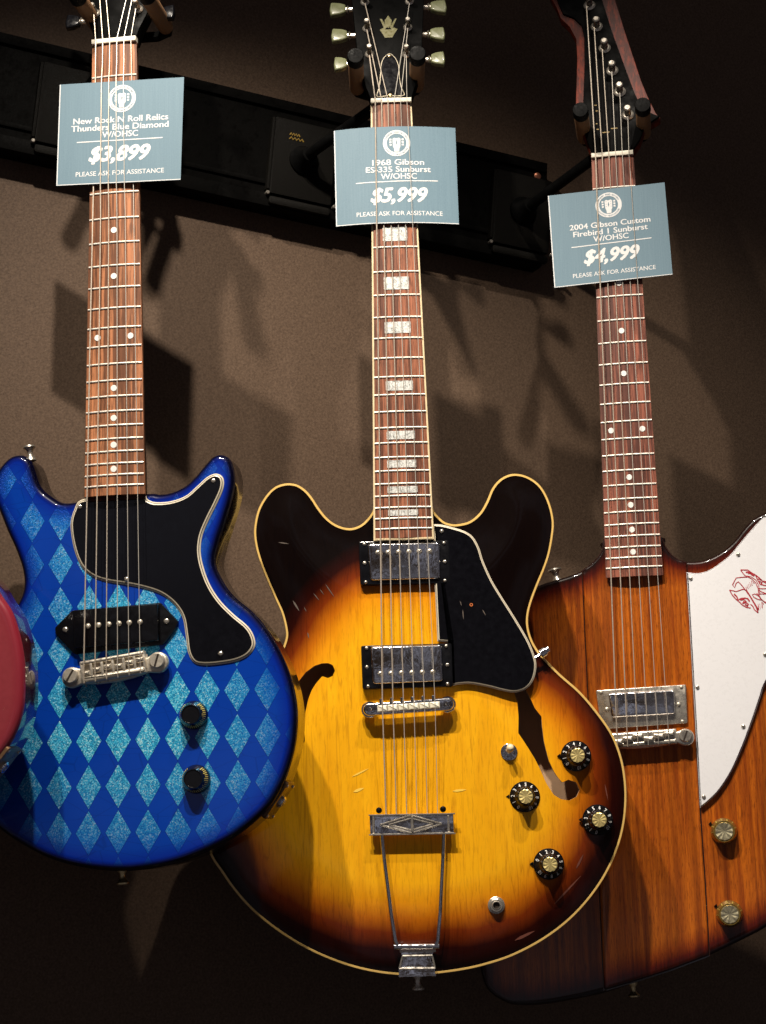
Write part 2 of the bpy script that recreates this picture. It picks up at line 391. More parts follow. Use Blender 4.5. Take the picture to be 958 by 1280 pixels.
def rquad(Q, r, n=4):
    """rounded polygon"""
    Q = ccw(np.array(Q, float)); out = []
    for i in range(len(Q)):
        p, a, b = Q[i], Q[i - 1], Q[(i + 1) % len(Q)]
        p1 = p + (a - p) / np.linalg.norm(a - p) * r; p2 = p + (b - p) / np.linalg.norm(b - p) * r
        for t in np.linspace(0, 1, n + 1): out.append((1 - t) ** 2 * p1 + 2 * t * (1 - t) * p + t * t * p2)
    return np.array(out)

_tx = {}
def text2d(body, bold=0.0, shear=0.0):
    """outline text from the built-in font as 2-D verts and faces; origin at left of baseline, cap height 1"""
    key = (body, bold, shear)
    if key in _tx: return _tx[key]
    cu = bpy.data.curves.new('t', 'FONT'); cu.body = body; cu.size = 1.0; cu.offset = bold; cu.shear = shear; cu.resolution_u = 3
    o = bpy.data.objects.new('t', cu); C.objects.link(o)
    dg = bpy.context.evaluated_depsgraph_get(); me = bpy.data.meshes.new_from_object(o.evaluated_get(dg))
    V = np.array([tuple(q.co)[:2] for q in me.vertices]) if len(me.vertices) else np.zeros((0, 2)); Fc = [list(p.vertices) for p in me.polygons]
    bpy.data.objects.remove(o); bpy.data.curves.remove(cu); bpy.data.meshes.remove(me)
    V = V / 0.727
    _tx[key] = (V, Fc); return V, Fc

# ------------------------------------------------------------------ guitar frames
POSE = {
 1: ([[0.989758, 0.000134, -0.142753], [-0.142753, 0.002901, -0.989754], [0.000282, 0.999996, 0.002891]], [-0.256638, 1.648704, 0.154676]),
 2: ([[0.999994, 0.000356, -0.003535], [-0.003536, 0.00329, -0.999988], [-0.000345, 0.999995, 0.003291]], [0.020027, 1.734638, 0.120052]),
 3: ([[0.987504, -0.00049, -0.157594], [-0.157594, -0.006191, -0.987485], [-0.000492, 0.999981, -0.006191]], [0.260947, 1.824719, 0.087379]),
 4: ([[0.989758, 0.000134, -0.142753], [-0.142753, 0.002901, -0.989754], [0.000282, 0.999996, 0.002891]], [-0.505, 1.575, 0.176]),
}
S = 0.62865
HA = math.radians(14)
class Frame:
    def __init__(s, k, base):
        R, t = POSE[k]; s.R = np.array(R); s.t = np.array(t) + CAM; s.base = np.array(base, float)
        s.HO = np.array([0, S + 0.004, -0.003]); s.HV = np.array([0, math.cos(HA), -math.sin(HA)]); s.HN = np.array([0, math.sin(HA), math.cos(HA)])
    def ray(s, px, py):
        d = MW @ np.array([(px - CX) / F, -(py - CY) / F, -1.0]); return s.R.T @ (CAM - s.t), s.R.T @ d
    def at(s, px, py, z=0.0):
        o, d = s.ray(px, py); k = (z - o[2]) / d[2]; return o + d * k
    def xy(s, pts, z): return np.array([s.at(p[0], p[1], z)[:2] for p in pts])
    def hd(s, px, py, h=0.0):
        o, d = s.ray(px, py); k = (h - (o - s.HO) @ s.HN) / (d @ s.HN); p = o + d * k - s.HO; return np.array([p[0], p @ s.HV])
    def hxf(s): return lambda p: s.HO + np.array([p[0], 0, 0]) + s.HV * p[1] + s.HN * p[2]
    def world(s, p): return s.R @ np.array(p, float) + s.t
    def mb(s, head=False): return MB(s.base, s.hxf() if head else None)
    def root(s, name, label, cat, group=None):
        o = bpy.data.objects.new(name, None); C.objects.link(o); o.empty_display_size = 0.05
        m = Matrix.Identity(4); wl = s.world(s.base)
        for i in range(3):
            for j in range(3): m[i][j] = s.R[i][j]
            m[i][3] = wl[i]
        o.matrix_world = m; o['label'] = label; o['category'] = cat
        if group: o['group'] = group
        s.o = o; return o

def body(fr, outline, zf, T, r_edge, arch=0.0, arch_w=0.09, holes=(), core=None, name='body', mats=None, back_r=0.004, step=0.0028, grid=0.0055, burst_from=None):
    """solid or hollow guitar body: triangulated top with a rounded edge, sides, back"""
    O = resample(ccw(outline), step); n = len(O); nin = normals_in(O)
    pts = [O]; rings = [r_edge * k for k in (0.12, 0.3, 0.55, 0.8, 1.0)] if r_edge > 0.0011 else [0.0015]
    rings += [rings[-1] + 0.003]
    for d in rings:
        Q = O + nin * d; ok = (pdist(O, Q) > d * 0.93) & pip(O, Q); Q = Q[ok]; pts.append(Q)
    x0, y0 = O.min(0); x1, y1 = O.max(0)
    gx, gy = np.meshgrid(np.arange(x0, x1, grid), np.arange(y0, y1, grid * 0.866)); gx[1::2] += grid / 2
    Gp = np.c_[gx.ravel(), gy.ravel()]; Gp = Gp[pip(O, Gp)]; Gp = Gp[pdist(O, Gp) > rings[-1] + 0.0025]
    Hs = [resample(ccw(h), 0.0018) for h in holes]
    for h in Hs: Gp = Gp[(pdist(h, Gp) > 0.0015) & ~pip(h, Gp)]
    pts.append(Gp)
    edges = [(i, (i + 1) % n) for i in range(n)]
    k = sum(len(p) for p in pts)
    for h in Hs:
        edges += [(k + i, k + (i + 1) % len(h)) for i in range(len(h))]; pts.append(h); k += len(h)
    A = np.vstack(pts)
    r = delaunay_2d_cdt([Vector(p) for p in A], edges, [], 0, 1e-7)
    V = np.array([tuple(p) for p in r[0]]); T3 = np.array(r[2])
    cen = V[T3].mean(1); ok = pip(O, cen)
    for h in Hs: ok &= ~pip(h, cen)
    T3 = T3[ok]
    # orient up
    a, b, c = V[T3[:, 0]], V[T3[:, 1]], V[T3[:, 2]]
    cr = (b[:, 0] - a[:, 0]) * (c[:, 1] - a[:, 1]) - (b[:, 1] - a[:, 1]) * (c[:, 0] - a[:, 0])
    T3[cr < 0] = T3[cr < 0][:, ::-1]
    d = pdist(O, V)
    z = np.full(len(V), zf)
    if r_edge > 0:
        q = np.clip(r_edge - d, 0, r_edge); z -= r_edge - np.sqrt(np.maximum(r_edge ** 2 - q ** 2, 0))
    if arch:
        u = np.clip(d / arch_w, 0, 1); z += arch * u * u * (3 - 2 * u)
    verts = [(p[0], p[1], zz) for p, zz in zip(V, z)]; faces = [list(map(int, t)) for t in T3]; mi = [0] * len(faces)
    ed = list(d if burst_from is None else pdist(burst_from, V))
    cs = None
    if core is not None:
        cp = resample(ccw(core), 0.003); sd = pdist(cp, V); sd[pip(cp, V)] *= -1; cs = list(sd)
    zt = zf - r_edge; zb = zf - T
    ring = [(O, zt), (O, zb + back_r), (inset(O, back_r * 0.3), zb + back_r * 0.3), (inset(O, back_r), zb)]
    k = len(verts)
    for R, zz in ring:
        verts += [(p[0], p[1], zz) for p in R]; ed += [0.0] * n
        if cs is not None: cs += [0.08] * n
    for q in range(3):
        for i in range(n):
            j = (i + 1) % n; faces.append([k + q * n + j, k + q * n + i, k + (q + 1) * n + i, k + (q + 1) * n + j]); mi.append(1)
    faces.append([k + 3 * n + i for i in range(n)][::-1]); mi.append(1)
    base_n = 0
    for h in Hs:      # rim of each sound hole
        dh = pdist(O, h); u = np.clip(dh / arch_w, 0, 1); zh = zf + arch * u * u * (3 - 2 * u); k = len(verts); m = len(h)
        verts += [(p[0], p[1], zz) for p, zz in zip(h, zh)] + [(p[0], p[1], zz - 0.005) for p, zz in zip(h, zh)]
        ed += [0.05] * (2 * m)
        if cs is not None: cs += [-0.02] * (2 * m)
        for i in range(m):
            j = (i + 1) % m; faces.append([k + i, k + j, k + m + j, k + m + i]); mi.append(2)
    verts = [tuple(np.array(p) - fr.base) for p in verts]
    at_ = {'edge': ed}
    if cs is not None: at_['core'] = cs
    link(name, verts, faces, mats, fr.o, True, 38, idx=mi, attrs=at_)
    return O

def strip(fr, O, prof, name, m, parent, closed=True):
    """sweep a small profile [(outward offset, z)] round an outline"""
    v = []; n = len(O)
    for off, z in prof:
        P = inset(O, -off); v += [(p[0], p[1], z) for p in P]
    f = []; k = len(prof)
    for q in range(k if closed else k - 1):
        q2 = (q + 1) % k
        for i in range(n):
            j = (i + 1) % n; f.append([q * n + i, q * n + j, q2 * n + j, q2 * n + i])
    b = fr.mb(); b.add(v, f); return b.build(name, m, parent)

# ------------------------------------------------------------------ neck, fretboard, strings
def fy(k): return S * 2 ** (-k / 12)
def neck_set(fr, wn, w12, yend, m_board, m_neck, heel, inlay, binding=None):
    hw = lambda y: (wn + (w12 - wn) * (S - y) / (S / 2)) / 2
    top = lambda x, y: -0.9 * (x * x) / (2 * 0.15) * 1.0
    ys = list(np.linspace(S, yend, 16)); nx = 7
    # fretboard: radiused top, square sides
    b = fr.mb(); v = []; f = []
    bw = 0.0 if not binding else 0.0019
    for y in ys:
        h = hw(y) + 0.0012 - bw
        for i in range(nx): x = -h + 2 * h * i / (nx - 1); v.append((x, y, top(x, y)))
        v.append((h, y, -0.0062)); v.append((-h, y, -0.0062))
    k = nx + 2
    for a in range(len(ys) - 1):
        for i in range(k): j = (i + 1) % k; f.append([a * k + j, a * k + i, (a + 1) * k + i, (a + 1) * k + j])
    f.append(list(range(k))); f.append([(len(ys) - 1) * k + i for i in range(k)][::-1])
    b.add(v, f); fb = b.build('fretboard', m_board, fr.o, True, 25)
    if binding:
        b = fr.mb()
        for sgn in (-1, 1):
            xo = lambda y: sgn * (hw(y) + 0.0013); xi = lambda y: sgn * (hw(y) + 0.0013 - 0.0020)
            b.prism([(xi(S), S), (xo(S), S), (xo(yend), yend - 0.002), (xi(yend), yend - 0.002)], -0.0064, 0.0003 + top(xo(yend), 0), 0.0003, 1)
        b.prism([(-hw(yend) + 0.0008, yend - 0.002), (hw(yend) - 0.0008, yend - 0.002), (hw(yend) - 0.0008, yend), (-hw(yend) + 0.0008, yend)], -0.0064, -0.0006, 0.0003, 1)
        b.build('binding', binding, fb)
    for kf in range(1, 23):
        y = fy(kf)
        if y < yend + 0.003: break
        h = hw(y) + (0.0006 if not binding else -0.0004); b = fr.mb()
        P = [(-h + 2 * h * i / 8, y, top(-h + 2 * h * i / 8, y)) for i in range(9)]
        v = []; f = []
        pr = [(-0.0010, 0.0), (-0.0007, 0.0009), (0, 0.0012), (0.0007, 0.0009), (0.0010, 0.0)]
        for p in P:
            for dy, dz in pr: v.append((p[0], p[1] + dy, p[2] + dz - 0.0001))
        for a in range(8):
            for i in range(4): f.append([a * 5 + i, (a + 1) * 5 + i, (a + 1) * 5 + i + 1, a * 5 + i + 1])
        f.append([0, 1, 2, 3, 4]); f.append([44, 43, 42, 41, 40])
        b.add(v, f); b.build('fret', M_fret, fb)
    for kf in (3, 5, 7, 9, 12, 15, 17, 19, 21):
        y = (fy(kf) + fy(kf - 1)) / 2
        if y < yend: break
        if inlay == 'dot' or inlay == 'pearl_dot':
            xs = [0] if kf != 12 else [-0.62 * hw(y), 0.62 * hw(y)]
            if kf == 12: xs = [-0.0165, 0.0165]
            for x in xs:
                fr.mb().cyl((x, y, top(x, y) - 0.001), (0, 0, 1), 0.0031, 0.00135, 0.0002, 20).build('position_dot', M_dot, fb)
        else:
            wd = 0.0122 + 0.0028 * min(1, (kf - 3) / 16); hh = (fy(kf - 1) - fy(kf)) * 0.27
            b = fr.mb(); b.prism(rquad([(-wd, y - hh), (wd, y - hh), (wd, y + hh), (-wd, y + hh)], 0.0008, 2), -0.002, 0.00022); b.build('block_inlay', M_pearl, fb, True, 25)
    # nut
    b = fr.mb(); b.prism([(-wn / 2 - 0.0012, S), (wn / 2 + 0.0012, S), (wn / 2 + 0.0012, S + 0.005), (-wn / 2 - 0.0012, S + 0.005)], -0.0062, 0.0022, 0.0008); b.build('nut', M_nut, fr.o)
    # neck shaft, lofted half-round, flaring into the heel
    b = fr.mb(); v = []; f = []; ns = 14; K = 13
    for a in range(ns):
        y = S + 0.012 + (heel - S - 0.012) * a / (ns - 1); h = hw(min(y, S)) + 0.0004; dp = 0.0155 + 0.004 * a / (ns - 1)
        if a >= ns - 2: dp = 0.030
        for i in range(K):
            th = math.pi * i / (K - 1); v.append((h * math.cos(th), y, -0.0063 - dp * math.sin(th) ** 0.8))
    for a in range(ns - 1):
        for i in range(K - 1): f.append([a * K + i, a * K + i + 1, (a + 1) * K + i + 1, (a + 1) * K + i])
        f.append([a * K + K - 1, a * K, (a + 1) * K, (a + 1) * K + K - 1])
    f.append(list(range(K))[::-1]); f.append([(ns - 1) * K + i for i in range(K)])
    b.add(v, f); b.build('neck', m_neck, fr.o)
    return fb

RAD = [0.00068, 0.00060, 0.00052, 0.00040, 0.00036, 0.00034]
def strings(fr, wn, zb, yb, bspan, tail, posts, front, tagy, ztag):
    """six strings: post > nut > (tag) > saddle > tail"""
    for i in range(6):
        q = i / 5 - 0.5; xn = q * (wn - 0.007); xb = q * bspan; ybi = yb(i)
        P = []
        if posts and posts[i] is not None: P.append(fr.hxf()(np.array([*posts[i], 0.009])))
        P.append(np.array([xn, S + 0.0025, 0.0026]))
        line = lambda y: np.array([xn + (xb - xn) * (S - y) / (S - ybi), y, 0.0026 + (zb - 0.0026) * ((S - y) / (S - ybi)) ** 1.1])
        ya, yc = tagy
        if i in front: seq = [(ya + 0.02, None), (ya + 0.001, ztag), ((ya + yc) / 2, ztag), (yc - 0.001, ztag), (yc - 0.03, None)]
        else: seq = [(ya, 0.0016), (yc, 0.0017)]
        for y, z in seq:
            p = line(y)
            if z is not None: p[2] = z
            P.append(p)
        P.append(line(S / 2)); P.append(line(0.12)); P.append(line(ybi))
        for tp in tail(i, xb): P.append(np.array(tp))
        fr.mb().tube(P, RAD[i], 6).build('string', M_wound if i < 3 else M_plain, fr.o)

def screw(fr, p, r, parent, m=None, ax=(0, 0, 1), h=0.0014, slot=True, head=False):
    b = fr.mb(head)
    b.lathe([(r, -0.0005), (r, h * 0.3), (r * 0.75, h * 0.85), (r * 0.3, h), ], p, ax, 16)
    o = b.build('screw', m or M_nickel, parent, True, 50)
    return o

def tuning_post(fr, uv, parent, r=0.0048):
    b = fr.mb(True); c = (uv[0], uv[1], 0.0)
    b.lathe([(r, -0.001), (r, 0.0014), (r * 0.78, 0.0026), (r * 0.6, 0.003), (r * 0.52, 0.0075), (r * 0.46, 0.0085), (r * 0.46, 0.0098), (r * 0.58, 0.0108), (r * 0.58, 0.0145), (r * 0.4, 0.0155)], c, (0, 0, 1), 20)
    return b.build('tuning_post', M_nickel, parent)

def button(fr, p0, p1, parent, m):
    """keystone tuner button pointing sideways, in head coordinates"""
    b = fr.mb(True); sg = 1 if p1[0] > p0[0] else -1; x0, y0 = p0
    dx = abs(p1[0] - p0[0]); dy = p1[1] - y0; tilt = dy / dx
    def P(a, w): return (x0 + sg * a * dx, y0 + a * dx * tilt * 1.0 + w)
    b.tube([(x0 - sg * 0.012, y0, -0.010), (P(0.42, 0)[0], P(0.42, 0)[1], -0.010)], 0.0028, 10)
    b.lathe([(0.0036, 0), (0.0048, 0.001), (0.0036, 0.002)], (P(0.30, 0)[0] - sg * 0.001, P(0.30, 0)[1], -0.010), (sg, 0, 0), 14)
    o = fr.mb(True); q = [P(0.38, -0.0050), P(0.62, -0.0078), P(1.0, -0.0093), P(1.06, -0.002), P(1.0, 0.0085), P(0.62, 0.0075), P(0.38, 0.0050)]
    o.prism(rquad(q, 0.0016, 3), -0.0135, -0.0065, 0.0018, 3, 0.0012)
    s_ = b.build('tuner_shaft', M_nickel, parent)
    bt = o.build('tuner_button', m, parent)

def digits(fr, c, r, h, ang0, dang, z0, m, parent, nums=range(11), off=0.0):
    """numerals set round a knob"""
    b = fr.mb()
    for i, k in enumerate(nums):
        V, Fc = text2d(str(k), 0.012); a = math.radians(ang0 + dang * i)
        if not len(V): continue
        w_ = V[:, 0].max() + V[:, 0].min(); v = []
        for x, y in V:
            xx = (x - w_ / 2) * h * 0.9; rr = r + (y - 0.5) * h
            th = a - xx / r; v.append((c[0] + rr * math.cos(th), c[1] + rr * math.sin(th), z0(rr) + 0.0004 + c[2]))
        b.add(v, Fc)
    b.build('numerals', m, parent, False)

# ================================================================== SETTING
YAW = math.radians(22)
wd_ = np.array([math.cos(YAW), math.sin(YAW), 0]); wn_ = np.array([math.sin(YAW), -math.cos(YAW), 0])
PR = np.array([-0.2566, 1.6487 + 0.17, CAM[2]])                 # a point of the rail's front face
PW = PR - wn_ * 0.028                                          # a point of the wall
def on_plane(P0, px, py):
    r = MW @ np.array([(px - CX) / F, -(py - CY) / F, -1.0]); k = ((P0 - CAM) @ wn_) / (r @ wn_); return CAM + r * k
def wallxf(P0): return lambda p: P0 + wd_ * p[0] + np.array([0, 0, 1.0]) * p[1] + wn_ * p[2]
b = MB((0, 0, 0), wallxf(PW)); b.add([(-4, -1.25, 0), (5, -1.25, 0), (5, 2.2, 0), (-4, 2.2, 0)], [[0, 1, 2, 3]])
o = b.build('wall', M_wall, None, False); o['kind'] = 'structure'

# ------------------------------------------------------------------ black rail, falling to the right along the wall
SL = math.atan(0.1075)
tl = on_plane(PR, 640, 193); tR = on_plane(PR, 690, 212)
def railxf():
    e1 = wd_ * math.cos(SL) - np.array([0, 0, 1.0]) * math.sin(SL); e2 = wd_ * math.sin(SL) + np.array([0, 0, 1.0]) * math.cos(SL)
    return lambda p: RO + e1 * p[0] + e2 * p[1] + wn_ * p[2]
RO = on_plane(PR, 686, 204); HR = 0.1306
def thing(name, loc, label, cat, group=None):
    o = bpy.data.objects.new(name, None); C.objects.link(o); o.location = loc; o.empty_display_size = 0.03
    o['label'] = label; o['category'] = cat
    if group: o['group'] = group
    return o
rx = railxf(); rb = rx(np.array([-0.6, -HR, -0.027]))
rail = thing('mounting_rail', rb, 'long black slotted steel rail sloping across the brown wall behind the guitar necks', 'rail')
bk = MB(rb, rx); L = -2.6
bk.prism([(L, -HR), (0, -HR), (0.0025, -HR * 0.3), (0.001, 0), (L, 0)], -0.0275, -0.004, 0.002); bk.build('back_channel', M_rail, rail)
for y0, y1, z1 in ((-0.012, 0.0, 0.0), (-HR, -HR + 0.016, 0.0), (-HR + 0.026, -HR + 0.032, -0.001)):
    k = MB(rb, rx); k.box(L, -0.001, y0, y1, -0.0041, z1, 0.0015); k.build('rail_lip', M_rail, rail)
sb = MB(rb, rx); sb.lathe([(0.0045, 0), (0.0045, 0.001), (0.0025, 0.0022)], (-0.012, -0.018, -0.004), (0, 0, 1), 14); sb.build('screw', scuffed('copper_screw', (0.5, 0.2, 0.12), 0.35, 0.8), rail)

# ------------------------------------------------------------------ builders for the hangers
def to_rail(Wp):
    e1 = wd_ * math.cos(SL) - np.array([0, 0, 1.0]) * math.sin(SL); e2 = wd_ * math.sin(SL) + np.array([0, 0, 1.0]) * math.cos(SL)
    d = Wp - RO; return np.array([d @ e1, d @ e2, d @ wn_])
def hanger(fr, left, right, label, plate_u, logo=False):
    """plate on the rail, bent arm, U yoke with two sleeved fingers"""
    root = thing('guitar_hanger', rx(np.array([plate_u, -HR * 0.93, 0])), label, 'hanger', 'guitar hangers on the black rail')
    rb = np.array(root.location)
    k = MB(rb, rx); k.prism(rquad([(plate_u - 0.037, -0.116), (plate_u + 0.037, -0.116), (plate_u + 0.037, -0.024), (plate_u - 0.037, -0.024)], 0.003, 3), -0.0038, 0.0042, 0.001)
    pl = k.build('mounting_plate', M_plate, root)
    k = MB(rb, rx); k.box(plate_u - 0.0405, plate_u - 0.0372, -0.112, -0.026, -0.0038, 0.0056, 0.0006); k.build('plate_edge_strip', M_nickel if False else M_plate, pl)
    k = MB(rb, rx)                                             # small gold maker's mark, two short lines
    for i, (x0, x1, y0) in enumerate(((-0.019, -0.007, -0.0415), (-0.019, -0.002, -0.0465))):
        xs = np.linspace(x0, x1, 9)
        P = [(plate_u + x, y0 + (0.0016 if j % 2 else -0.0012), 0.0045) for j, x in enumerate(xs)]
        k.tube(P, 0.0008, 5)
    if logo: k.build('gold_logo', M_goldink, pl)
    k = MB(rb, rx); k.prism(rquad([(plate_u - 0.036, -0.1285), (plate_u + 0.036, -0.1285), (plate_u + 0.036, -0.1195), (plate_u - 0.036, -0.1195)], 0.003, 3), -0.001, 0.005, 0.001); k.build('lower_clip', M_plate, root)
    k = MB(rb, rx); k.cyl((plate_u - 0.0385, -0.1165, 0.0), (0, 0, 1), 0.0022, 0.006, 0.0006, 12); k.cyl((plate_u + 0.041, -0.1165, 0.0), (0, 0, 1), 0.0022, 0.006, 0.0006, 12); k.build('screw', M_nickel, root)
    # yoke in the guitar's frame
    zb = -0.052; W = lambda p: fr.world(p)
    yk = (left[1] + right[1]) / 2
    mid = W((0, yk - 0.006, zb))
    pc = rx(np.array([plate_u, -0.070, 0.004])); p1 = rx(np.array([plate_u, -0.070, 0.030]))
    k = MB(rb); k.lathe([(0.017, -0.001), (0.017, 0.004), (0.012, 0.010), (0.0085, 0.024)], tuple(rx(np.array([plate_u, -0.070, 0.003]))), tuple(wn_), 24); k.build('swivel_boss', M_arm, root)
    k = MB(rb); k.tube([pc + (p1 - pc) * 0.4, p1, p1 + (mid - p1) * 0.15, mid], 0.0062, 12)
    k.tube([mid + np.array([0, 0, -0.006]), mid + np.array([0, 0, 0.012])], 0.009, 12)
    k.build('arm', M_arm, root)
    k = MB(rb); U = []
    xl, yl = left; xr, yr = right
    for a in np.linspace(0, 1, 5): U.append(W((xl, yl, -0.038 + (zb + 0.038) * math.sin(a * math.pi / 2))) * 1.0 if a < 1 else W((xl + 0.012, yl - 0.004, zb)))
    U.append(W((0, yk - 0.006, zb)))
    U.append(W((xr - 0.012, yr - 0.004, zb)))
    for a in np.linspace(0.75, 0, 4): U.append(W((xr, yr, -0.038 + (zb + 0.038) * math.sin(a * math.pi / 2))))
    k.tube(U, 0.0055, 10); k.build('yoke', M_arm, root)
    for x, y in (left, right):
        ax = fr.R @ np.array([0, 0, 1.0]); st = W((x, y, -0.046))
        k = MB(rb); k.lathe([(0.002, 0), (0.0055, 0.0012), (0.0075, 0.004), (0.0080, 0.008), (0.0080, 0.072), (0.0072, 0.0745)], tuple(st), tuple(ax), 20)
        fo = k.build('finger', M_finger, root, True, 50)
        k = MB(rb); k.lathe([(0.0086, 0), (0.0086, 0.013), (0.0078, 0.0145), (0.003, 0.015)], tuple(W((x, y, 0.0262))), tuple(ax), 22); k.build('end_cap', M_cap, fo)
    return root

def price_tag(fr, quad, z, rows, price, label, bend=0.0):
    """printed card slipped between the strings; quad = TL, TR, BR, BL pixels"""
    Q = [fr.at(*p, z) for p in quad]; TL, TR, BR, BL = Q
    base = (BL + BR) / 2
    f2 = Frame.__new__(Frame); f2.R = fr.R; f2.t = fr.t; f2.base = base; f2.HO = fr.HO; f2.HV = fr.HV; f2.HN = fr.HN
    root = f2.root('price_tag', label, 'price tag', 'price tags woven between guitar strings')
    Wd = np.linalg.norm(TR - TL); Ht = np.linalg.norm(TL - BL)
    def P(u, v, dz=0.0):                                        # u right, v down, both 0..1
        p = TL * (1 - u) * (1 - v) + TR * u * (1 - v) + BR * u * v + BL * (1 - u) * v
        return np.array([p[0], p[1], z + dz - bend * max(0.0, abs(u - 0.40) - 0.10) ** 1.5])
    b = f2.mb(); nu, nv = 18, 6; v = []; f = []
    for side in (0, 1):
        for j in range(nv + 1):
            for i in range(nu + 1): v.append(P(i / nu, j / nv, 0.0 if side == 0 else -0.0006))
    m = (nu + 1) * (nv + 1)
    for j in range(nv):
        for i in range(nu):
            a = j * (nu + 1) + i; f.append([a, a + nu + 1, a + nu + 2, a + 1]); f.append([m + a, m + a + 1, m + a + nu + 2, m + a + nu + 1])
    for i in range(nu):
        a, c = i, nv * (nu + 1) + i; f.append([a, a + 1, m + a + 1, m + a]); f.append([c + 1, c, m + c, m + c + 1])
    for j in range(nv):
        a = j * (nu + 1); c = a + nu; f.append([a + nu + 1, a, m + a, m + a + nu + 1]); f.append([c, c + nu + 1, m + c + nu + 1, m + c])
    b.add(v, f); b.build('card', M_tag, root, True, 40)
    def put(b, body_, uc, vc, wu, capv, bold, shear=0.0, heavy=0.0):
        V, Fc = text2d(body_, bold, shear); x0, x1 = V[:, 0].min() - heavy, V[:, 0].max() + heavy; k = wu / (x1 - x0)
        for q, (dx, dy) in enumerate([(0, 0)] + ([(-1, 0), (1, 0), (-0.6, 0.6), (0.6, 0.6), (-0.6, -0.6), (0.6, -0.6)] if heavy else [])):
            b.add([P(uc + (x + dx * heavy - (x0 + x1) / 2) * k, vc + capv / 2 - (y + dy * heavy) * capv, 0.00010 + q * 0.000012) for x, y in V], Fc)
    b = f2.mb()
    for k, (tx, uc, wu, vc) in enumerate(rows): put(b, tx, uc, vc, wu, 0.060, 0.004, 0.0, 0.022)
    b.build('title_text', M_ink, root, False)
    b = f2.mb(); put(b, price[0], price[1], 0.705, price[2], 0.150, 0.004, 0.30, 0.052); b.build('price_text', M_ink, root, False)
    b = f2.mb(); put(b, 'PLEASE ASK FOR ASSISTANCE', price[3], 0.897, price[4], 0.046, 0.006); b.build('notice_text', M_ink, root, False)
    b = f2.mb(); l0, l1, lv, dv = price[5]
    ks = np.linspace(0, 1, 15); b.add([P(l0 + (l1 - l0) * k, lv + 0.005 + dv * k, 0.00015) for k in ks] + [P(l0 + (l1 - l0) * k, lv - 0.005 + dv * k, 0.00015) for k in ks], [[k, k + 1, k + 16, k + 15] for k in range(14)]); b.build('rule_line', M_ink, root, False)
    b = f2.mb(); e = 0.009
    b.add([P(0.001, 0.002, 0.0001), P(0.001, 0.998, 0.0001), P(e, 0.998, 0.0001), P(e, 0.002, 0.0001)], [[0, 1, 2, 3]])
    b.add([P(e + 0.001 + (0.998 - e) * k, 0.998, 0.0001) for k in ks] + [P(e + 0.001 + (0.998 - e) * k, 0.991, 0.0001) for k in ks], [[k, k + 1, k + 16, k + 15] for k in range(14)])
    b.build('white_margin', M_ink, root, False)
    # round badge: white ring with lettering, a guitar headstock inside
    uc, vc = price[6], 0.175; asp = Wd / Ht; ru = 0.112
    B = lambda x, y, dz: P(uc + x * ru, vc - y * ru * asp, dz)
    b = f2.mb(); v = []; f = []; n = 48
    for k in range(n):
        a = 2 * math.pi * k / n; v += [B(math.cos(a), math.sin(a), 0.00015), B(0.72 * math.cos(a), 0.72 * math.sin(a), 0.00015)]
    for k in range(n): j = (k + 1) % n; f.append([2 * k, 2 * j, 2 * j + 1, 2 * k + 1])
    b.add(v, f)
    hs = [(-0.20, -0.66), (0.20, -0.66), (0.23, -0.40), (0.31, -0.25), (0.34, 0.34), (0.20, 0.42), (0, 0.36), (-0.20, 0.42), (-0.34, 0.34), (-0.31, -0.25), (-0.23, -0.40)]
    b.add([B(x * 0.86, y, 0.00015) for x, y in hs], [list(range(len(hs)))])
    for sgn in (-1, 1):
        for yy in (-0.12, 0.08, 0.28): b.add([B(sgn * x, y + yy, 0.00015) for x, y in ((0.37, -0.06), (0.52, -0.075), (0.52, 0.075), (0.37, 0.06))], [[0, 1, 2, 3]])
    em = b.build('emblem', M_ink, root, False)
    b = f2.mb()
    b.add([B(x, y, 0.0003) for x, y in ((-0.02, -0.12), (0.02, -0.12), (0.05, 0.05), (0, 0.26), (-0.05, 0.05))], [[0, 1, 2, 3, 4]])
    for sgn in (-1, 1):
        for yy in (-0.12, 0.08, 0.28): b.add([B(sgn * 0.18 + x, y + yy, 0.0003) for x, y in ((0.03, 0), (0, 0.03), (-0.03, 0), (0, -0.03))], [[0, 1, 2, 3]])
    for body_, a0, a1, up in (('THUNDER ROAD GUITARS', 158, 22, True), ('SEATTLE WASHINGTON', 207, 333, False)):
        n = len(body_)
        for i, ch in enumerate(body_):
            if ch == ' ': continue
            V, Fc = text2d(ch, 0.012); a = math.radians(a0 + (a1 - a0) * (i + 0.5) / n); xm = (V[:, 0].min() + V[:, 0].max()) / 2; v = []
            for x, y in V:
                xx = (x - xm) * 0.115; yy = (y - 0.5) * 0.12
                if up: th = a - xx / 0.86; r = 0.86 + yy
                else: th = a + xx / 0.86; r = 0.86 - yy
                v.append(B(r * math.cos(th), r * math.sin(th), 0.0003))
            b.add(v, Fc)
    b.build('emblem_lettering', M_tag, em, False)
    ys = [p[1] for p in Q]; return (min(TL[1], TR[1]) + 0.002, max(BL[1], BR[1]) - 0.002)

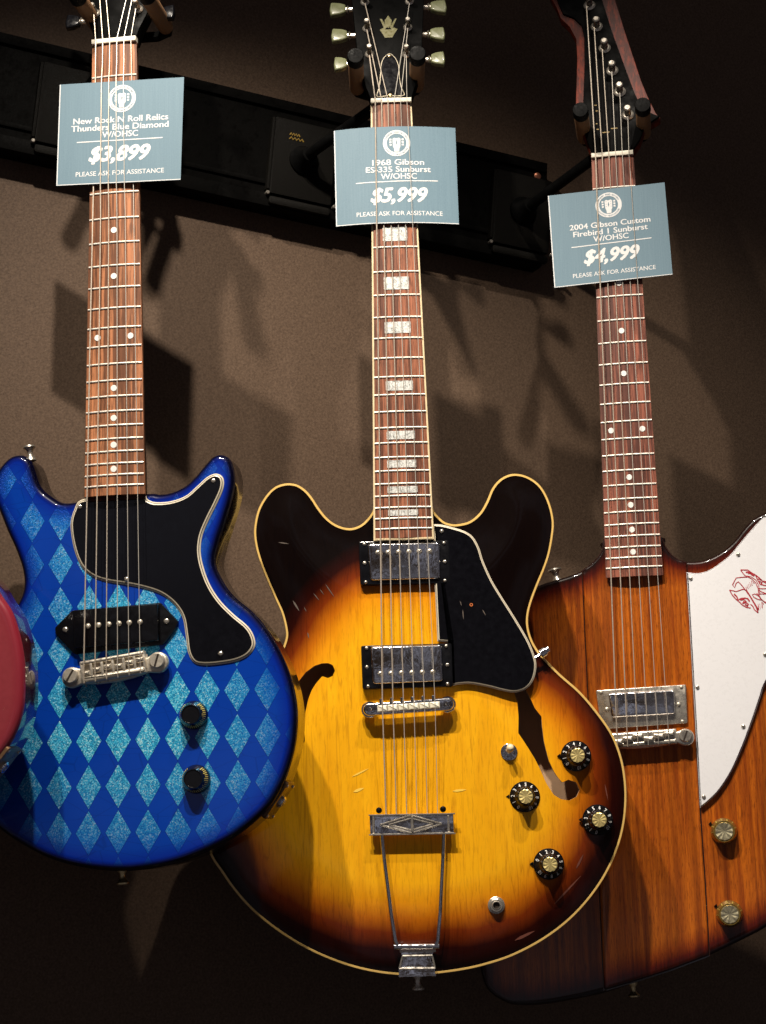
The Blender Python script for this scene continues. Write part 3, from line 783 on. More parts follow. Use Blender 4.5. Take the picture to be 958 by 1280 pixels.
def pickguard(fr, pix, z0, z1, m, m_edge, edge=0.0016, layers=True, smooth=True, name='pickguard', zt=None):
    P = fr.xy(pix, z1); P = ccw(P)
    P = smooth_closed(P, 0.0022) if smooth else rquad(P, 0.0012, 2)
    P = ccw(P)
    b = fr.mb(); In = inset(P, edge); n = len(P)
    b.prism(In, z0, z1 + 0.0001, 0.0003, 1); g_ = b.build(name, m, fr.o)
    # bevelled laminate edge
    mids = [(0.0, z0), (0.0, z0 + 0.0006), (-edge * 0.42, z1 - 0.0009), (-edge * 0.42, z0)]
    strip(fr, P, mids, 'edge_layer', m_edge, g_)
    if layers:
        strip(fr, P, [(-edge * 0.42, z0), (-edge * 0.42, z1 - 0.0009), (-edge * 0.62, z1 - 0.0005), (-edge * 0.62, z0)], 'edge_layer', m, g_)
    strip(fr, P, [(-edge * (0.62 if layers else 0.42), z0), (-edge * (0.62 if layers else 0.42), z1 - (0.0005 if layers else 0.0009)), (-edge * 1.0, z1), (-edge * 1.0, z0)], 'edge_layer', m_edge, g_)
    return g_

def slant(c, e, z0=0.0):
    """axes along a slanted bridge or pickup: a along e, b across, h up"""
    e = np.array([e[0], e[1]]) / np.hypot(*e); p = np.array([-e[1], e[0]])
    return lambda q: np.array([c[0] + e[0] * q[0] + p[0] * q[1], c[1] + e[1] * q[0] + p[1] * q[1], z0 + q[2]])
def smb(fr, xf): return MB(fr.base, xf)
def stadium(hl, r, n=10):
    P = []
    for cx, a0 in ((hl, -90), (-hl, 90)):
        for k in range(n + 1):
            a = math.radians(a0 + 180 * k / n); P.append((cx + r * math.cos(a), r * math.sin(a)))
    return np.array(P)
def slotted(fr, xf, c, r, h0, h1, ang, name, parent, m):
    """big slotted stud screw"""
    b = smb(fr, xf); b.lathe([(r, h0), (r, h1 - 0.001), (r * 0.86, h1)], (c[0], c[1], 0), (0, 0, 1), 28)
    o = b.build(name, m, parent, True, 40)
    s = smb(fr, xf); ca, sa = math.cos(ang), math.sin(ang); w_, l_ = r * 0.13, r * 0.84
    s.prism([(c[0] + ca * x - sa * y, c[1] + sa * x + ca * y) for x, y in ((-l_, -w_), (l_, -w_), (l_, w_), (-l_, w_))], h1 - 0.0002, h1 + 0.00015)
    s.build('slot', M_dark, o, False)
    return o
def wraparound(fr, L, R, zface, m, lightning=False, ear=0.0085, wide=0.0105):
    """wrap-over bridge between two slotted studs; L and R are the stud centres on the face"""
    L = np.array(L[:2]); R = np.array(R[:2]); c = (L + R) / 2; e = R - L; hl = np.linalg.norm(e) / 2
    xf = slant(c, e, zface)
    b = smb(fr, xf)
    w1 = wide
    out = []
    bl = hl - ear * 1.05
    # one outline: body with two hooked ears
    for k in range(13):
        a = math.radians(-110 + 230 * k / 12); out.append((hl + ear * math.cos(a), -0.002 + ear * math.sin(a)))
    out += [(hl - ear * 0.95, 0.0045), (bl + 0.0005, 0.0075), (bl - 0.003, w1)]
    out += [(-bl + 0.003, w1), (-bl - 0.0005, 0.0075), (-hl + ear * 0.95, 0.0045)]
    for k in range(13):
        a = math.radians(60 + 230 * k / 12); out.append((-hl + ear * math.cos(a), -0.002 + ear * math.sin(a)))
    out += [(-bl, -w1 * 0.95), (-bl * 0.5, -w1 * 1.2), (0, -w1 * 1.28), (bl * 0.5, -w1 * 1.2), (bl, -w1 * 0.95)]
    b.prism(out, 0.005, 0.0105 if not lightning else 0.0125, 0.0022, 3, 0.001)
    if not lightning:
        b.prism(rquad([(-bl, -w1 * 1.0), (bl, -w1 * 1.0), (bl, -0.0035), (-bl, -0.0035)], 0.001, 2), 0.008, 0.0146, 0.0028, 3)
        b.prism(rquad([(-bl, 0.0068), (bl, 0.0068), (bl, w1 + 0.0004), (-bl, w1 + 0.0004)], 0.001, 2), 0.008, 0.0146, 0.0016, 3)
        for k in range(7):
            x = -bl + 2 * bl * k / 6; x = max(-bl + 0.0014, min(bl - 0.0014, x))
            b.prism([(x - 0.0013, -0.006), (x + 0.0013, -0.006), (x + 0.0013, 0.0095), (x - 0.0013, 0.0095)], 0.008, 0.0143, 0.0006)
    else:
        off = [-0.0005, 0.0015, 0.0035, 0.000, 0.0020, 0.0035]
        for k in range(6):
            x = (k / 5 - 0.5) * 0.053
            b.prism(rquad([(x - 0.0052, off[k] - 0.0045), (x + 0.0052, off[k] - 0.0045), (x + 0.0052, off[k] + 0.0016), (x - 0.0052, off[k] + 0.0016)], 0.0005, 2), 0.008, 0.0158, 0.0016, 2)
        b.prism(rquad([(-bl, -w1 * 1.05), (bl, -w1 * 1.05), (bl, -w1 * 0.3), (-bl, -w1 * 0.3)], 0.001, 2), 0.008, 0.0138, 0.002, 3)
    br = b.build('bridge', m, fr.o, True, 40)
    if not lightning:
        offs = [-0.0012, 0.0006, 0.0016, 0.0002, 0.0018, 0.0028]
        for k in range(6):
            x = -bl + 2 * bl * (k + 0.5) / 6
            s = smb(fr, xf); s.prism(rquad([(x - 0.0042, offs[k] - 0.0026), (x + 0.0042, offs[k] - 0.0026), (x + 0.0042, offs[k] + 0.0026), (x - 0.0042, offs[k] + 0.0026)], 0.0008, 2), 0.009, 0.0150, 0.0020, 3)
            s.build('saddle', m, br, True, 40)
    for sg in (-1, 1):
        slotted(fr, xf, (sg * hl, -0.0005), ear * 0.74, 0.0, 0.0145, 0.9 if sg < 0 else 1.15, 'stud_screw', fr.o, m)
    if not lightning:
        # the shanks below show under the bar
        pass
    return xf, hl

def humbucker(fr, ringQ, coverQ, zface, zring, zcover, poles, m_ring, screws=True):
    """plastic ring, chrome cover, six pole screws, corner and height screws; quads are local xy"""
    b = fr.mb(); b.prism(rquad(ringQ, 0.0022, 3), zface, zring, 0.0012, 2); ring = b.build('pickup_ring', m_ring, fr.o)
    b = fr.mb(); b.prism(rquad(coverQ, 0.0035, 4), zring - 0.002, zcover, 0.0022, 4); cv = b.build('pickup_cover', M_chrome, fr.o, True, 50)
    for p in poles:
        b = fr.mb(); b.lathe([(0.0026, -0.001), (0.0026, 0.0006), (0.0020, 0.0014), (0.0008, 0.0017)], (p[0], p[1], zcover), (0, 0, 1), 18); q = b.build('pole_screw', M_pewter, cv, True, 50)
        b = fr.mb(); b.prism([(p[0] - 0.0018, p[1] - 0.0012), (p[0] - 0.0013, p[1] - 0.0016), (p[0] + 0.0018, p[1] + 0.0012), (p[0] + 0.0013, p[1] + 0.0016)], zcover + 0.0015, zcover + 0.00185); b.build('slot', M_dark, cv, False)
    Q = np.array(ringQ)
    if screws:
        cen = Q.mean(0)
        for p in Q:
            q = p + (cen - p) / np.linalg.norm(cen - p) * 0.0062; screw(fr, (q[0], q[1], zring), 0.0018, ring)
        for a, c2 in ((0, 3), (1, 2)):
            q = (Q[a] + Q[c2]) / 2; q = q + (cen - q) / np.linalg.norm(cen - q) * 0.0052; screw(fr, (q[0], q[1], zring), 0.0020, ring)
    return ring
def strap_button(fr, p, ax, parent, m, r=0.0075, k=1.0):
    b = fr.mb(); b.lathe([(r * 0.85, -0.001), (r * 0.80, 0.0015), (r * 0.45, 0.004), (r * 0.40, 0.0075), (r * 0.62, 0.0105), (r * 1.0, 0.0125), (r * 0.95, 0.0140), (r * 0.5, 0.0150)], p, ax, 24)
    return b.build('strap_button', m, parent, True, 45)

# ================================================================== BLUE DIAMOND GUITAR
g1 = Frame(1, (BX, BY, -0.055)); ZF1 = -0.011
r1 = g1.root('electric_guitar', 'blue electric guitar with a glittering light blue diamond pattern and black pickguard', 'guitar', 'electric guitars hanging on the wall')
out1 = [(105, 624), (95, 626), (85, 627.5), (75, 627), (66, 622), (54, 613), (47, 603), (42, 588), (37, 575), (29, 568.5), (21, 567.5), (12.5, 570), (4, 577), (-5, 589), (-9, 603), (-8, 622), (0, 644), (8, 664), (18, 686), (26, 709), (28.5, 728), (25, 745), (15, 762), (-5, 786), (-32, 818), (-55, 855), (-68, 895), (-70, 930), (-60, 970), (-38, 1008), (0, 1038), (25, 1055), (62, 1074), (104, 1085), (146, 1089), (180, 1087), (217, 1080), (250, 1068), (284, 1051.5), (313, 1031), (338, 1006), (355, 976), (366, 942), (370.5, 913), (370.5, 883), (365, 853), (355, 825), (338, 793), (317, 766.5), (292, 745), (277.6, 726), (268, 703), (272, 678), (281, 650), (289, 622), (292.5, 600), (290, 582), (284, 570.5), (273.5, 567), (264, 571), (254.7, 581), (242, 596), (229.6, 607), (213, 614.5), (197, 617), (183, 616)]
O1 = body(g1, smooth_closed(ccw(g1.xy(out1, ZF1)), 0.0028), ZF1, 0.044, 0.0065, mats=[M_blue, M_blueside])
yend1 = g1.at(143, 618.5, 0)[1]
neck_set(g1, 0.0433, 0.0531, yend1, M_rosewood_a, M_mahog, yend1 - 0.004, 'dot')
pg1 = [(99.4, 625), (92, 637), (87.7, 652.7), (89, 671.5), (94, 692.4), (102, 709), (115, 720.4), (133.6, 727), (158.7, 731), (179.5, 735.4), (200.4, 742.5), (217, 755), (227.6, 771.7), (231.7, 794.7), (234.7, 815.6), (242, 828), (254.7, 831.4), (275.6, 830), (296.5, 826), (311, 818.5), (318.5, 807), (317, 794.7), (309, 782), (292, 767.6), (275.6, 751), (263, 732), (254.7, 711), (250.5, 690), (252.6, 669.4), (261, 648.6), (271.4, 627.7), (279, 609), (278.3, 596.4), (270, 591.5), (259, 595.5), (246.3, 606.8), (231.7, 619.3), (213, 626), (194, 627.2), (184, 623.5), (180.5, 618.5), (160, 619), (120, 622)]
G1 = pickguard(g1, pg1, ZF1, ZF1 + 0.0026, M_guardblack, M_ivory, 0.0030)
for p in ((100, 633.5), (267, 601), (158.7, 724), (276, 817)):
    screw(g1, g1.at(*p, ZF1 + 0.0026), 0.0024, G1)
# black dog-eared pickup
zc = ZF1 + 0.0105
tips = g1.xy([(68.5, 784.5), (69.4, 793), (93, 818), (204, 806), (220, 786), (223.5, 777), (201, 753), (90, 763)], ZF1 + 0.003)
b = g1.mb(); b.prism(rquad(tips, 0.0018, 3), ZF1, ZF1 + 0.0036, 0.0014, 2); pk = b.build('pickup', M_blackplastic, g1.o)
b = g1.mb(); b.prism(rquad(g1.xy([(91, 762.5), (197, 754.5), (198, 800.5), (92.5, 810)], zc), 0.0015, 3), ZF1 + 0.002, zc, 0.0012, 2); pcv = b.build('pickup_cover', M_blackplastic, pk)
for p in ((110.4, 782.6), (123.5, 781.3), (136.5, 780.4), (149, 779.3), (162, 778.4), (175.5, 777.6)):
    q = g1.at(*p, zc); b = g1.mb(); b.lathe([(0.0026, -0.001), (0.0026, 0.0008), (0.0018, 0.0017), (0.0006, 0.0019)], q, (0, 0, 1), 18); b.build('pole_screw', M_pewter, pcv, True, 50)
for p in ((82, 787), (208.4, 776.6)): screw(g1, g1.at(*p, ZF1 + 0.0036), 0.0028, pk)
LS, RS = g1.at(88.5, 844, ZF1 + 0.012), g1.at(196.5, 825, ZF1 + 0.012)
wraparound(g1, LS, RS, ZF1, M_pewter, False, 0.0100, 0.0105)
c_ = (LS + RS) / 2; e_ = (RS - LS)[:2]; slope1 = e_[1] / e_[0]
strings(g1, 0.0433, ZF1 + 0.0162, lambda i: c_[1] + slope1 * ((i / 5 - 0.5) * 0.054 - c_[0]) + 0.001, 0.0545,
        lambda i, x: [(x, c_[1] + slope1 * (x - c_[0]) - 0.0100, ZF1 + 0.0150), (x, c_[1] + slope1 * (x - c_[0]) - 0.0125, ZF1 + 0.007)],
        [(-0.0225, 0.036), (-0.021, 0.078), (-0.0205, 0.118), (0.0205, 0.118), (0.021, 0.078), (0.0225, 0.036)], (1, 2, 3, 4),
        (g1.at(150, 100, 0.004)[1], g1.at(150, 229, 0.004)[1]), 0.0052)
# headstock
b = g1.mb(True)
hp = [(-0.0215, 0.0), (0.0215, 0.0), (0.024, 0.012), (0.0315, 0.032), (0.0335, 0.05), (0.036, 0.14), (0.030, 0.156), (0.012, 0.150), (0, 0.154), (-0.012, 0.150), (-0.030, 0.156), (-0.036, 0.14), (-0.0335, 0.05), (-0.0315, 0.032), (-0.024, 0.012)]
b.prism(hp, -0.015, 0.0, 0.0012); hs1 = b.build('headstock', M_headblack, g1.o)
for sg in (-1, 1):
    for v_ in (0.036, 0.078, 0.118):
        tuning_post(g1, (sg * 0.0225, v_), hs1)
        button(g1, (sg * 0.034, v_), (sg * 0.056, v_ + 0.001), hs1, M_blackplastic)
# volume and tone knobs
for p in ((243, 894), (246, 974)):
    q = g1.at(*p, ZF1)
    kn = g1.mb(); kn.lathe([(0.0134, 0.0), (0.0134, 0.0028), (0.0126, 0.0052), (0.0094, 0.0128), (0.0088, 0.0138), (0.0080, 0.0138), (0.0076, 0.0132)], q, (0, 0, 1), 36); ko = kn.build('control_knob', M_blackplastic, g1.o, True, 28)
    t_ = g1.mb(); n = 40
    for k in range(n):
        if 58 < k * 9 < 122: continue
        a = math.radians(k * 9); cs, sn = math.cos(a), math.sin(a); r0, r1_ = 0.0112, 0.0124
        r0, r1_ = (0.0108 if k % 3 else 0.0102), 0.0125
        zq = lambda r: q[2] + 0.0052 + (0.0126 - r) / 0.0032 * 0.0076 + 0.0004
        w2 = 0.00042
        t_.add([(q[0] + cs * r0 - sn * w2, q[1] + sn * r0 + cs * w2, zq(r0)), (q[0] + cs * r1_ - sn * w2, q[1] + sn * r1_ + cs * w2, zq(r1_)), (q[0] + cs * r1_ + sn * w2, q[1] + sn * r1_ - cs * w2, zq(r1_)), (q[0] + cs * r0 + sn * w2, q[1] + sn * r0 - cs * w2, zq(r0))], [[0, 1, 2, 3]])
    t_.build('dial_marks', M_goldnumeral, ko, False)
strap_button(g1, g1.at(39, 575, -0.022), (-0.15, 1, 0), g1.o, M_nickel, 0.0062)
strap_button(g1, (g1.at(153, 1090, -0.033)[0], g1.at(153, 1089, -0.033)[1] + 0.002, -0.033), (0.05, -1, 0), g1.o, M_brass, 0.0065)
# jack plate let into the side rim
def jack_plate(fr, O, target, zmid, m):
    k = int(np.argmin(np.linalg.norm(O - target, axis=1))); nn = -normals_in(O)[k]; tt = np.array([nn[1], -nn[0]]); P0 = O[k]
    xf = lambda p: np.array([P0[0] + tt[0] * p[0] + nn[0] * p[2], P0[1] + tt[1] * p[0] + nn[1] * p[2], zmid + p[1]])
    b = MB(fr.base, xf); b.prism(rrect(-0.020, 0.020, -0.0165, 0.0165, 0.003), -0.004, 0.0016, 0.0006); jp = b.build('jack_plate', m, fr.o)
    b = MB(fr.base, xf); b.lathe([(0.0062, 0.001), (0.0062, 0.0035), (0.0048, 0.0052), (0.0034, 0.0052), (0.0031, 0.0015)], (0, 0, 0), (0, 0, 1), 20); b.build('jack_socket', M_chrome, jp)
    for sx_ in (-1, 1):
        for sy_ in (-1, 1):
            b = MB(fr.base, xf); b.lathe([(0.0018, 0.001), (0.0015, 0.0026), (0.0005, 0.0030)], (sx_ * 0.0165, sy_ * 0.013, 0), (0, 0, 1), 12); b.build('screw', M_nickel, jp)
jack_plate(g1, O1, g1.at(346, 1000, ZF1)[:2], -0.035, scuffed('bronze_jack_plate', (0.10, 0.055, 0.028), 0.3, 0.7, sc1=120))

# ================================================================== AMBER BURST HOLLOW GUITAR
g2 = Frame(2, (0, -0.262, -0.062)); ZF2 = -0.016; AR = 0.006; ZC = ZF2 + AR
r2 = g2.root('electric_guitar', 'hollow body guitar in yellow to black sunburst with f-holes and two chrome pickups', 'guitar', 'electric guitars hanging on the wall')
out2 = [(539, 634.5), (543.5, 641.5), (554, 652), (563, 655.5), (572, 656), (587, 652.4), (600, 642), (609, 627), (615.6, 611.6), (624.4, 600.7), (635, 594.5), (646, 593), (659.5, 596.3), (672.6, 605), (682, 618), (689, 636), (692, 654), (690.5, 672), (686.5, 693), (680.5, 711), (672.6, 730), (665, 750), (660.5, 767), (660, 782), (664, 798), (672, 813), (686, 829), (701, 844), (719.5, 860), (731.4, 872), (746, 889.7), (761, 910.5), (770.5, 929), (778, 952), (782, 977), (782.8, 1002), (780.4, 1028), (774.5, 1053), (764, 1080), (749, 1106.5), (728.5, 1133), (704.7, 1156), (675, 1177), (641, 1194.5), (610, 1205), (580, 1212), (542, 1217), (505, 1218.5), (470, 1215), (433, 1206), (395, 1191), (361.5, 1172.5), (331.4, 1151), (309, 1130.5), (290, 1108), (277, 1089), (266, 1073), (255, 1048), (248, 1020), (246, 990), (250, 958), (260, 928), (275, 901), (296, 876), (318, 853), (337, 834), (351, 816), (358, 798), (357.5, 785), (352.6, 766), (344, 747), (335, 726), (327, 706), (321, 686), (318.4, 668), (319.7, 652), (324, 636), (333, 620.4), (344, 609.5), (357, 605), (370, 606), (381, 612.5), (390, 622.6), (398.6, 635.8), (409.6, 649), (422.8, 657.7), (438, 661), (451, 657), (460, 649), (466, 641), (470, 634), (485, 632), (525, 632)]
fL = [(410, 828.5), (416, 831), (419, 838), (416, 845), (410, 847.5), (403, 845), (396, 853), (390, 862), (385.5, 874), (382, 890), (380.5, 910), (381.5, 927), (378, 931), (368, 947), (357, 966), (347, 981), (340, 992), (331, 1001), (319, 1003), (308, 996), (306, 984), (312, 975), (322, 972), (332, 977), (338, 966), (345, 952), (350, 934), (351, 908), (346, 896), (353, 888), (361, 872), (371, 854), (382, 840), (393, 832), (402, 829)]
fR = [(620, 832), (611, 834), (606, 842), (609, 850), (617, 853.5), (626, 850), (636, 854), (643, 864), (647, 878), (648.5, 896), (648, 916.4), (654, 925), (661, 936), (669, 949), (676.5, 964), (683, 979), (692.5, 993.6), (701.7, 999), (712, 1000.5), (721, 996), (725, 987.7), (721, 978), (711, 974.5), (703, 978), (697, 971), (692.5, 964), (686, 950), (680.5, 928), (678, 908), (677.4, 895.6), (669, 885), (664.6, 875), (657, 861), (646, 844), (634, 834.5)]
core2 = [(462, 738), (436, 757), (414, 782), (394, 815), (372, 850), (350, 880), (325, 920), (308, 960), (303, 1000), (318, 1045), (345, 1085), (392, 1118), (450, 1138), (520, 1146), (590, 1138), (640, 1122), (682, 1090), (708, 1048), (722, 1000), (722, 950), (712, 915), (690, 885), (668, 868), (630, 850), (585, 815), (560, 775), (548, 738)]
O2 = body(g2, smooth_closed(ccw(g2.xy(out2, ZF2)), 0.0028), ZF2, 0.046, 0.0, AR, 0.085, [g2.xy(fL, ZC - 0.001), g2.xy(fR, ZC - 0.001)], g2.xy(core2, ZC), 'body', [M_burst, M_burstside, M_inside], 0.003)
strip(g2, O2, [(0.0007, ZF2 - 0.0062), (0.0007, ZF2 - 0.0006), (0.0001, ZF2 + 0.0004), (-0.0016, ZF2 + 0.0005), (-0.0020, ZF2 - 0.001), (-0.0020, ZF2 - 0.0062)], 'binding', M_cream, g2.o)
strip(g2, O2, [(0.0006, ZF2 - 0.0462), (0.0006, ZF2 - 0.0405), (-0.001, ZF2 - 0.0405), (-0.001, ZF2 - 0.0462)], 'binding', M_cream, g2.o)
b = g2.mb(); In = inset(resample(O2, 0.006), 0.0045); b.add([(p[0], p[1], ZF2 - 0.040) for p in In], [list(range(len(In)))]); b.build('inner_back', M_inside, g2.o, False)
b = g2.mb(); b.prism(g2.xy([(470, 640), (545, 640), (560, 760), (566, 1205), (474, 1205), (462, 760)], ZF2), ZF2 - 0.0395, ZF2 - 0.008); b.build('centre_block', M_inside, g2.o, False)
yend2 = g2.at(505, 672, 0)[1]
neck_set(g2, 0.0402, 0.0524, yend2, M_rosewood_b, M_mahog, yend2 + 0.002, 'block', M_neckbind)
pg2 = [(542, 655), (552, 655.5), (563, 658), (580.6, 663.5), (591.5, 671), (599, 684), (604.7, 701.5), (615.6, 725.6), (628.8, 747.6), (644, 771.7), (659.5, 798), (668, 817.7), (670.8, 833), (667, 850), (658, 861), (644, 865.5), (628.8, 863.5), (611, 859), (589, 855), (575, 855.5), (566, 857)]
ZG = ZC + 0.0055
P = ccw(g2.xy(pg2 + [(564.4, 803), (547, 801.5), (543.8, 732), (541.5, 700)], ZG))
# sharp on the pickup side, smooth outside: resample by hand
crv = g2.xy(pg2, ZG); sm = []
for i in range(len(crv) - 1):
    p0, p1, p2, p3 = crv[max(i - 1, 0)], crv[i], crv[i + 1], crv[min(i + 2, len(crv) - 1)]
    for t in np.linspace(0, 1, 6, endpoint=False): sm.append(0.5 * ((2 * p1) + (p2 - p0) * t + (2 * p0 - 5 * p1 + 4 * p2 - p3) * t * t + (3 * p1 - p0 - 3 * p2 + p3) * t ** 3))
sm.append(crv[-1]); PG = ccw(np.vstack([sm, g2.xy([(564.4, 803), (547, 801.5), (543.8, 733), (541.5, 700)], ZG)]))
b = g2.mb(); b.prism(inset(PG, 0.0021), ZG - 0.0022, ZG + 0.0001, 0.0003, 1); G2 = b.build('pickguard', M_guardblack, g2.o)
strip(g2, PG, [(0.0, ZG - 0.0022), (0.0, ZG - 0.0014), (-0.0009, ZG - 0.0008), (-0.0009, ZG - 0.0022)], 'edge_layer', M_ivory, G2)
strip(g2, PG, [(-0.0009, ZG - 0.0022), (-0.0009, ZG - 0.0008), (-0.0012, ZG - 0.0005), (-0.0012, ZG - 0.0022)], 'edge_layer', M_guardblack, G2)
strip(g2, PG, [(-0.0012, ZG - 0.0022), (-0.0012, ZG - 0.0005), (-0.0022, ZG), (-0.0022, ZG - 0.0022)], 'edge_layer', M_ivory, G2)
screw(g2, g2.at(552.5, 664, ZG), 0.0022, G2)
b = g2.mb(); q = g2.at(589.3, 756, ZG); b.lathe([(0.0017, 0), (0.0017, 0.0007), (0.0009, 0.0007), (0.0008, 0.0001)], q, (0, 0, 1), 14); b.build('bare_screw_hole', scuffed('orange_rust', (0.50, 0.13, 0.03), 0.5, 0.2), G2)
# guard bracket with its knurled bolt at the body edge
b = g2.mb(); q0 = g2.at(664, 826, ZG - 0.003); q1 = g2.at(683, 813, ZG - 0.003)
b.tube([q0, q0 + (q1 - q0) * 0.6, q1], 0.0016, 8); b.tube([q1, (q1[0] + 0.001, q1[1], ZF2 - 0.012)], 0.0016, 8)
br_ = b.build('guard_bracket', M_chrome, G2)
b = g2.mb(); ax = (q1 - q0) / np.linalg.norm(q1 - q0); b.lathe([(0.0030, 0), (0.0046, 0.0006), (0.0046, 0.0060), (0.0032, 0.0066), (0.0032, 0.0098), (0.0022, 0.0105)], q1 - ax * 0.007, ax, 18); b.build('bracket_bolt', M_chrome, G2)
# pickups
nq = g2.xy([(450.5, 731.5), (563.5, 729), (562, 675.5), (448.5, 677)], ZC + 0.0055); ncv = g2.xy([(463, 725.5), (550.7, 723), (550, 677.6), (459.5, 679.3)], ZC + 0.0085)
npole = [g2.at(472.8 + 12.9 * i, 690.8 - 0.35 * i, ZC + 0.0090) for i in range(6)]
humbucker(g2, nq, ncv, ZC - 0.001, ZC + 0.0060, ZC + 0.0090, npole, M_blackplastic)
bq = g2.xy([(453.3, 861.5), (567, 858), (565, 804), (451.3, 807)], ZC + 0.008); bcv = g2.xy([(466, 855), (554, 851.5), (552.4, 805.7), (463.3, 808)], ZC + 0.011)
bpole = [g2.at(475.8 + 13.1 * i, 842.2 - 0.42 * i, ZC + 0.0115) for i in range(6)]
humbucker(g2, bq, bcv, ZC - 0.001, ZC + 0.0080, ZC + 0.0115, bpole, M_blackplastic)
# tune bridge on two thumb wheels
zb2 = ZC + 0.0155
Lb, Rb = g2.at(462, 886.5, zb2), g2.at(560, 880, zb2); c2 = (Lb + Rb) / 2; e2_ = (Rb - Lb)[:2]; hl2 = np.linalg.norm(e2_) / 2
xb2 = slant(c2, e2_, 0)
b = smb(g2, xb2); b.prism(stadium(hl2, 0.0062), zb2 - 0.006, zb2 - 0.0006, 0.0018, 3, 0.001)
tmp = b; bridge2 = b.build('bridge', M_chrome, g2.o, True, 45)
for sg in (-1, 1):
    b = smb(g2, xb2); b.lathe([(0.0075, 0), (0.0082, 0.0008), (0.0082, 0.0024), (0.0075, 0.0032)], (sg * hl2, 0, zb2 - 0.0095), (0, 0, 1), 28); b.build('thumb_wheel', M_chrome, bridge2)
    b = smb(g2, xb2); b.cyl((sg * hl2, 0, ZC - 0.002), (0, 0, 1), 0.0023, zb2 - ZC + 0.0025, 0.0006, 14); b.build('post', M_chrome, bridge2)
sl2 = e2_[1] / e2_[0]; sdx = []
for k in range(6):
    x = (k / 5 - 0.5) * 0.0515; sdx.append(x)
    b = smb(g2, xb2); b.prism(rquad([(x - 0.0049, -0.0036), (x + 0.0049, -0.0036), (x + 0.0049, 0.0030), (x - 0.0049, 0.0030)], 0.0004, 2), zb2 - 0.003, zb2 + 0.0018, 0.0012, 2); b.build('saddle', M_saddle, bridge2)
    b = smb(g2, xb2); b.cyl((x - 0.001, 0.0040, zb2 - 0.0012), (0, 1, 0), 0.0019, 0.0055, 0.0005, 12); b.build('saddle_screw', M_chrome, bridge2)
# trapeze tailpiece
zt2 = ZC + 0.010
TQ = g2.xy([(463, 1043.2), (568, 1041.3), (567, 1017.5), (462, 1019.5)], zt2)
tail = thing_tail = None
b = g2.mb(); b.prism(rquad(TQ, 0.0006, 2), zt2 - 0.0045, zt2, 0.0008, 2); tp = b.build('tailpiece', M_chrome, g2.o)
cc = TQ.mean(0); ex = (TQ[1] - TQ[0]) / np.linalg.norm(TQ[1] - TQ[0])
xt = slant(cc + np.array([-0.0008, 0.0]), ex, 0)
b = smb(g2, xt)          # raised split diamond
def ridge(b, P, Q, w_, z0, z1):
    P = np.array(P); Q = np.array(Q); d = (Q - P) / np.linalg.norm(Q - P); n_ = np.array([-d[1], d[0]]) * w_
    b.prism([tuple(P + n_), tuple(P - n_), tuple(Q - n_), tuple(Q + n_)], z0, z1, 0.0004, 1)
for k_, (hx, hy) in enumerate(((0.0300, 0.0086), (0.0215, 0.0058))):
    c4 = [(-hx, 0), (0, -hy), (hx, 0), (0, hy)]
    for i in range(4): ridge(b, c4[i], c4[(i + 1) % 4], 0.0008 - 0.0002 * k_, zt2 - 0.0004, zt2 + 0.0018 - 0.0003 * k_ + 0.0001 * i)
ridge(b, (0.0012, -0.0075), (0.0012, 0.0075), 0.0012, zt2 - 0.0004, zt2 + 0.0026)
for sg in (-1, 1): ridge(b, (sg * 0.0365, -0.0080), (sg * 0.0365, 0.0080), 0.0010, zt2 - 0.0004, zt2 + 0.0010)
b.build('diamond_relief', M_nickel, tp, True, 20)
b = smb(g2, xt)
for y_ in (-0.0094, 0.0094): b.box(-0.041, 0.043, y_ - 0.0007, y_ + 0.0007, zt2 - 0.001, zt2 + 0.0014, 0.0005)
b.build('raised_rim', M_nickel, tp)
for p in ((474, 1013), (554, 1011.5)):
    b = g2.mb(); b.lathe([(0.0022, -0.003), (0.0030, -0.001), (0.0030, 0.0018), (0.001, 0.003)], g2.at(*p, zt2 - 0.002), (0, 0, 1), 16); b.build('bolt', M_arm, tp)
lg = lambda pts, z_: [g2.at(p[0], p[1], zz) for p, zz in zip(pts, z_)]
zl = [zt2 - 0.002, zt2 - 0.001, zt2 - 0.001, ZF2 + 0.011, ZF2 + 0.009]
for pts in ([(477, 1036), (479, 1060), (489, 1140), (494.5, 1175), (498, 1183.5)], [(555, 1036), (554.5, 1060), (550.5, 1140), (547.5, 1175), (544, 1183.5)]):
    b = g2.mb(); b.tube(lg(pts, zl), 0.0021, 12); b.build('tailpiece_leg', M_chrome, tp)
b = g2.mb(); b.tube([g2.at(493, 1183.5, ZF2 + 0.009), g2.at(549, 1182.5, ZF2 + 0.009)], 0.0028, 12); b.build('cross_bar', M_chrome, tp)
zp = ZF2 + 0.0065
b = g2.mb(); P = g2.xy([(499, 1186), (545, 1185), (541, 1193), (539, 1200), (544, 1209), (544.5, 1219), (498.5, 1220), (498.5, 1210), (504, 1201), (502, 1194)], zp)
b.prism(P, zp - 0.0025, zp, 0.0008, 2)
hp_ = b.build('hinge_plate', M_chrome, tp)
b = g2.mb()
for x0, x1, y_ in ((500, 545, 1189), (503.5, 540.5, 1195), (499.5, 544, 1211)): b.tube([g2.at(x0, y_, zp + 0.0004), g2.at(x1, y_ - 0.6, zp + 0.0004)], 0.0013, 8)
for x0, y0, x1, y1 in ((503.5, 1195, 499.5, 1211), (540.5, 1194.5, 544, 1210.5)): b.tube([g2.at(x0, y0, zp + 0.0004), g2.at(x1, y1, zp + 0.0004)], 0.0010, 8)
b.build('hinge_fold', M_nickel, hp_)
b = g2.mb(); pa = g2.at(498.5, 1218.5, zp)
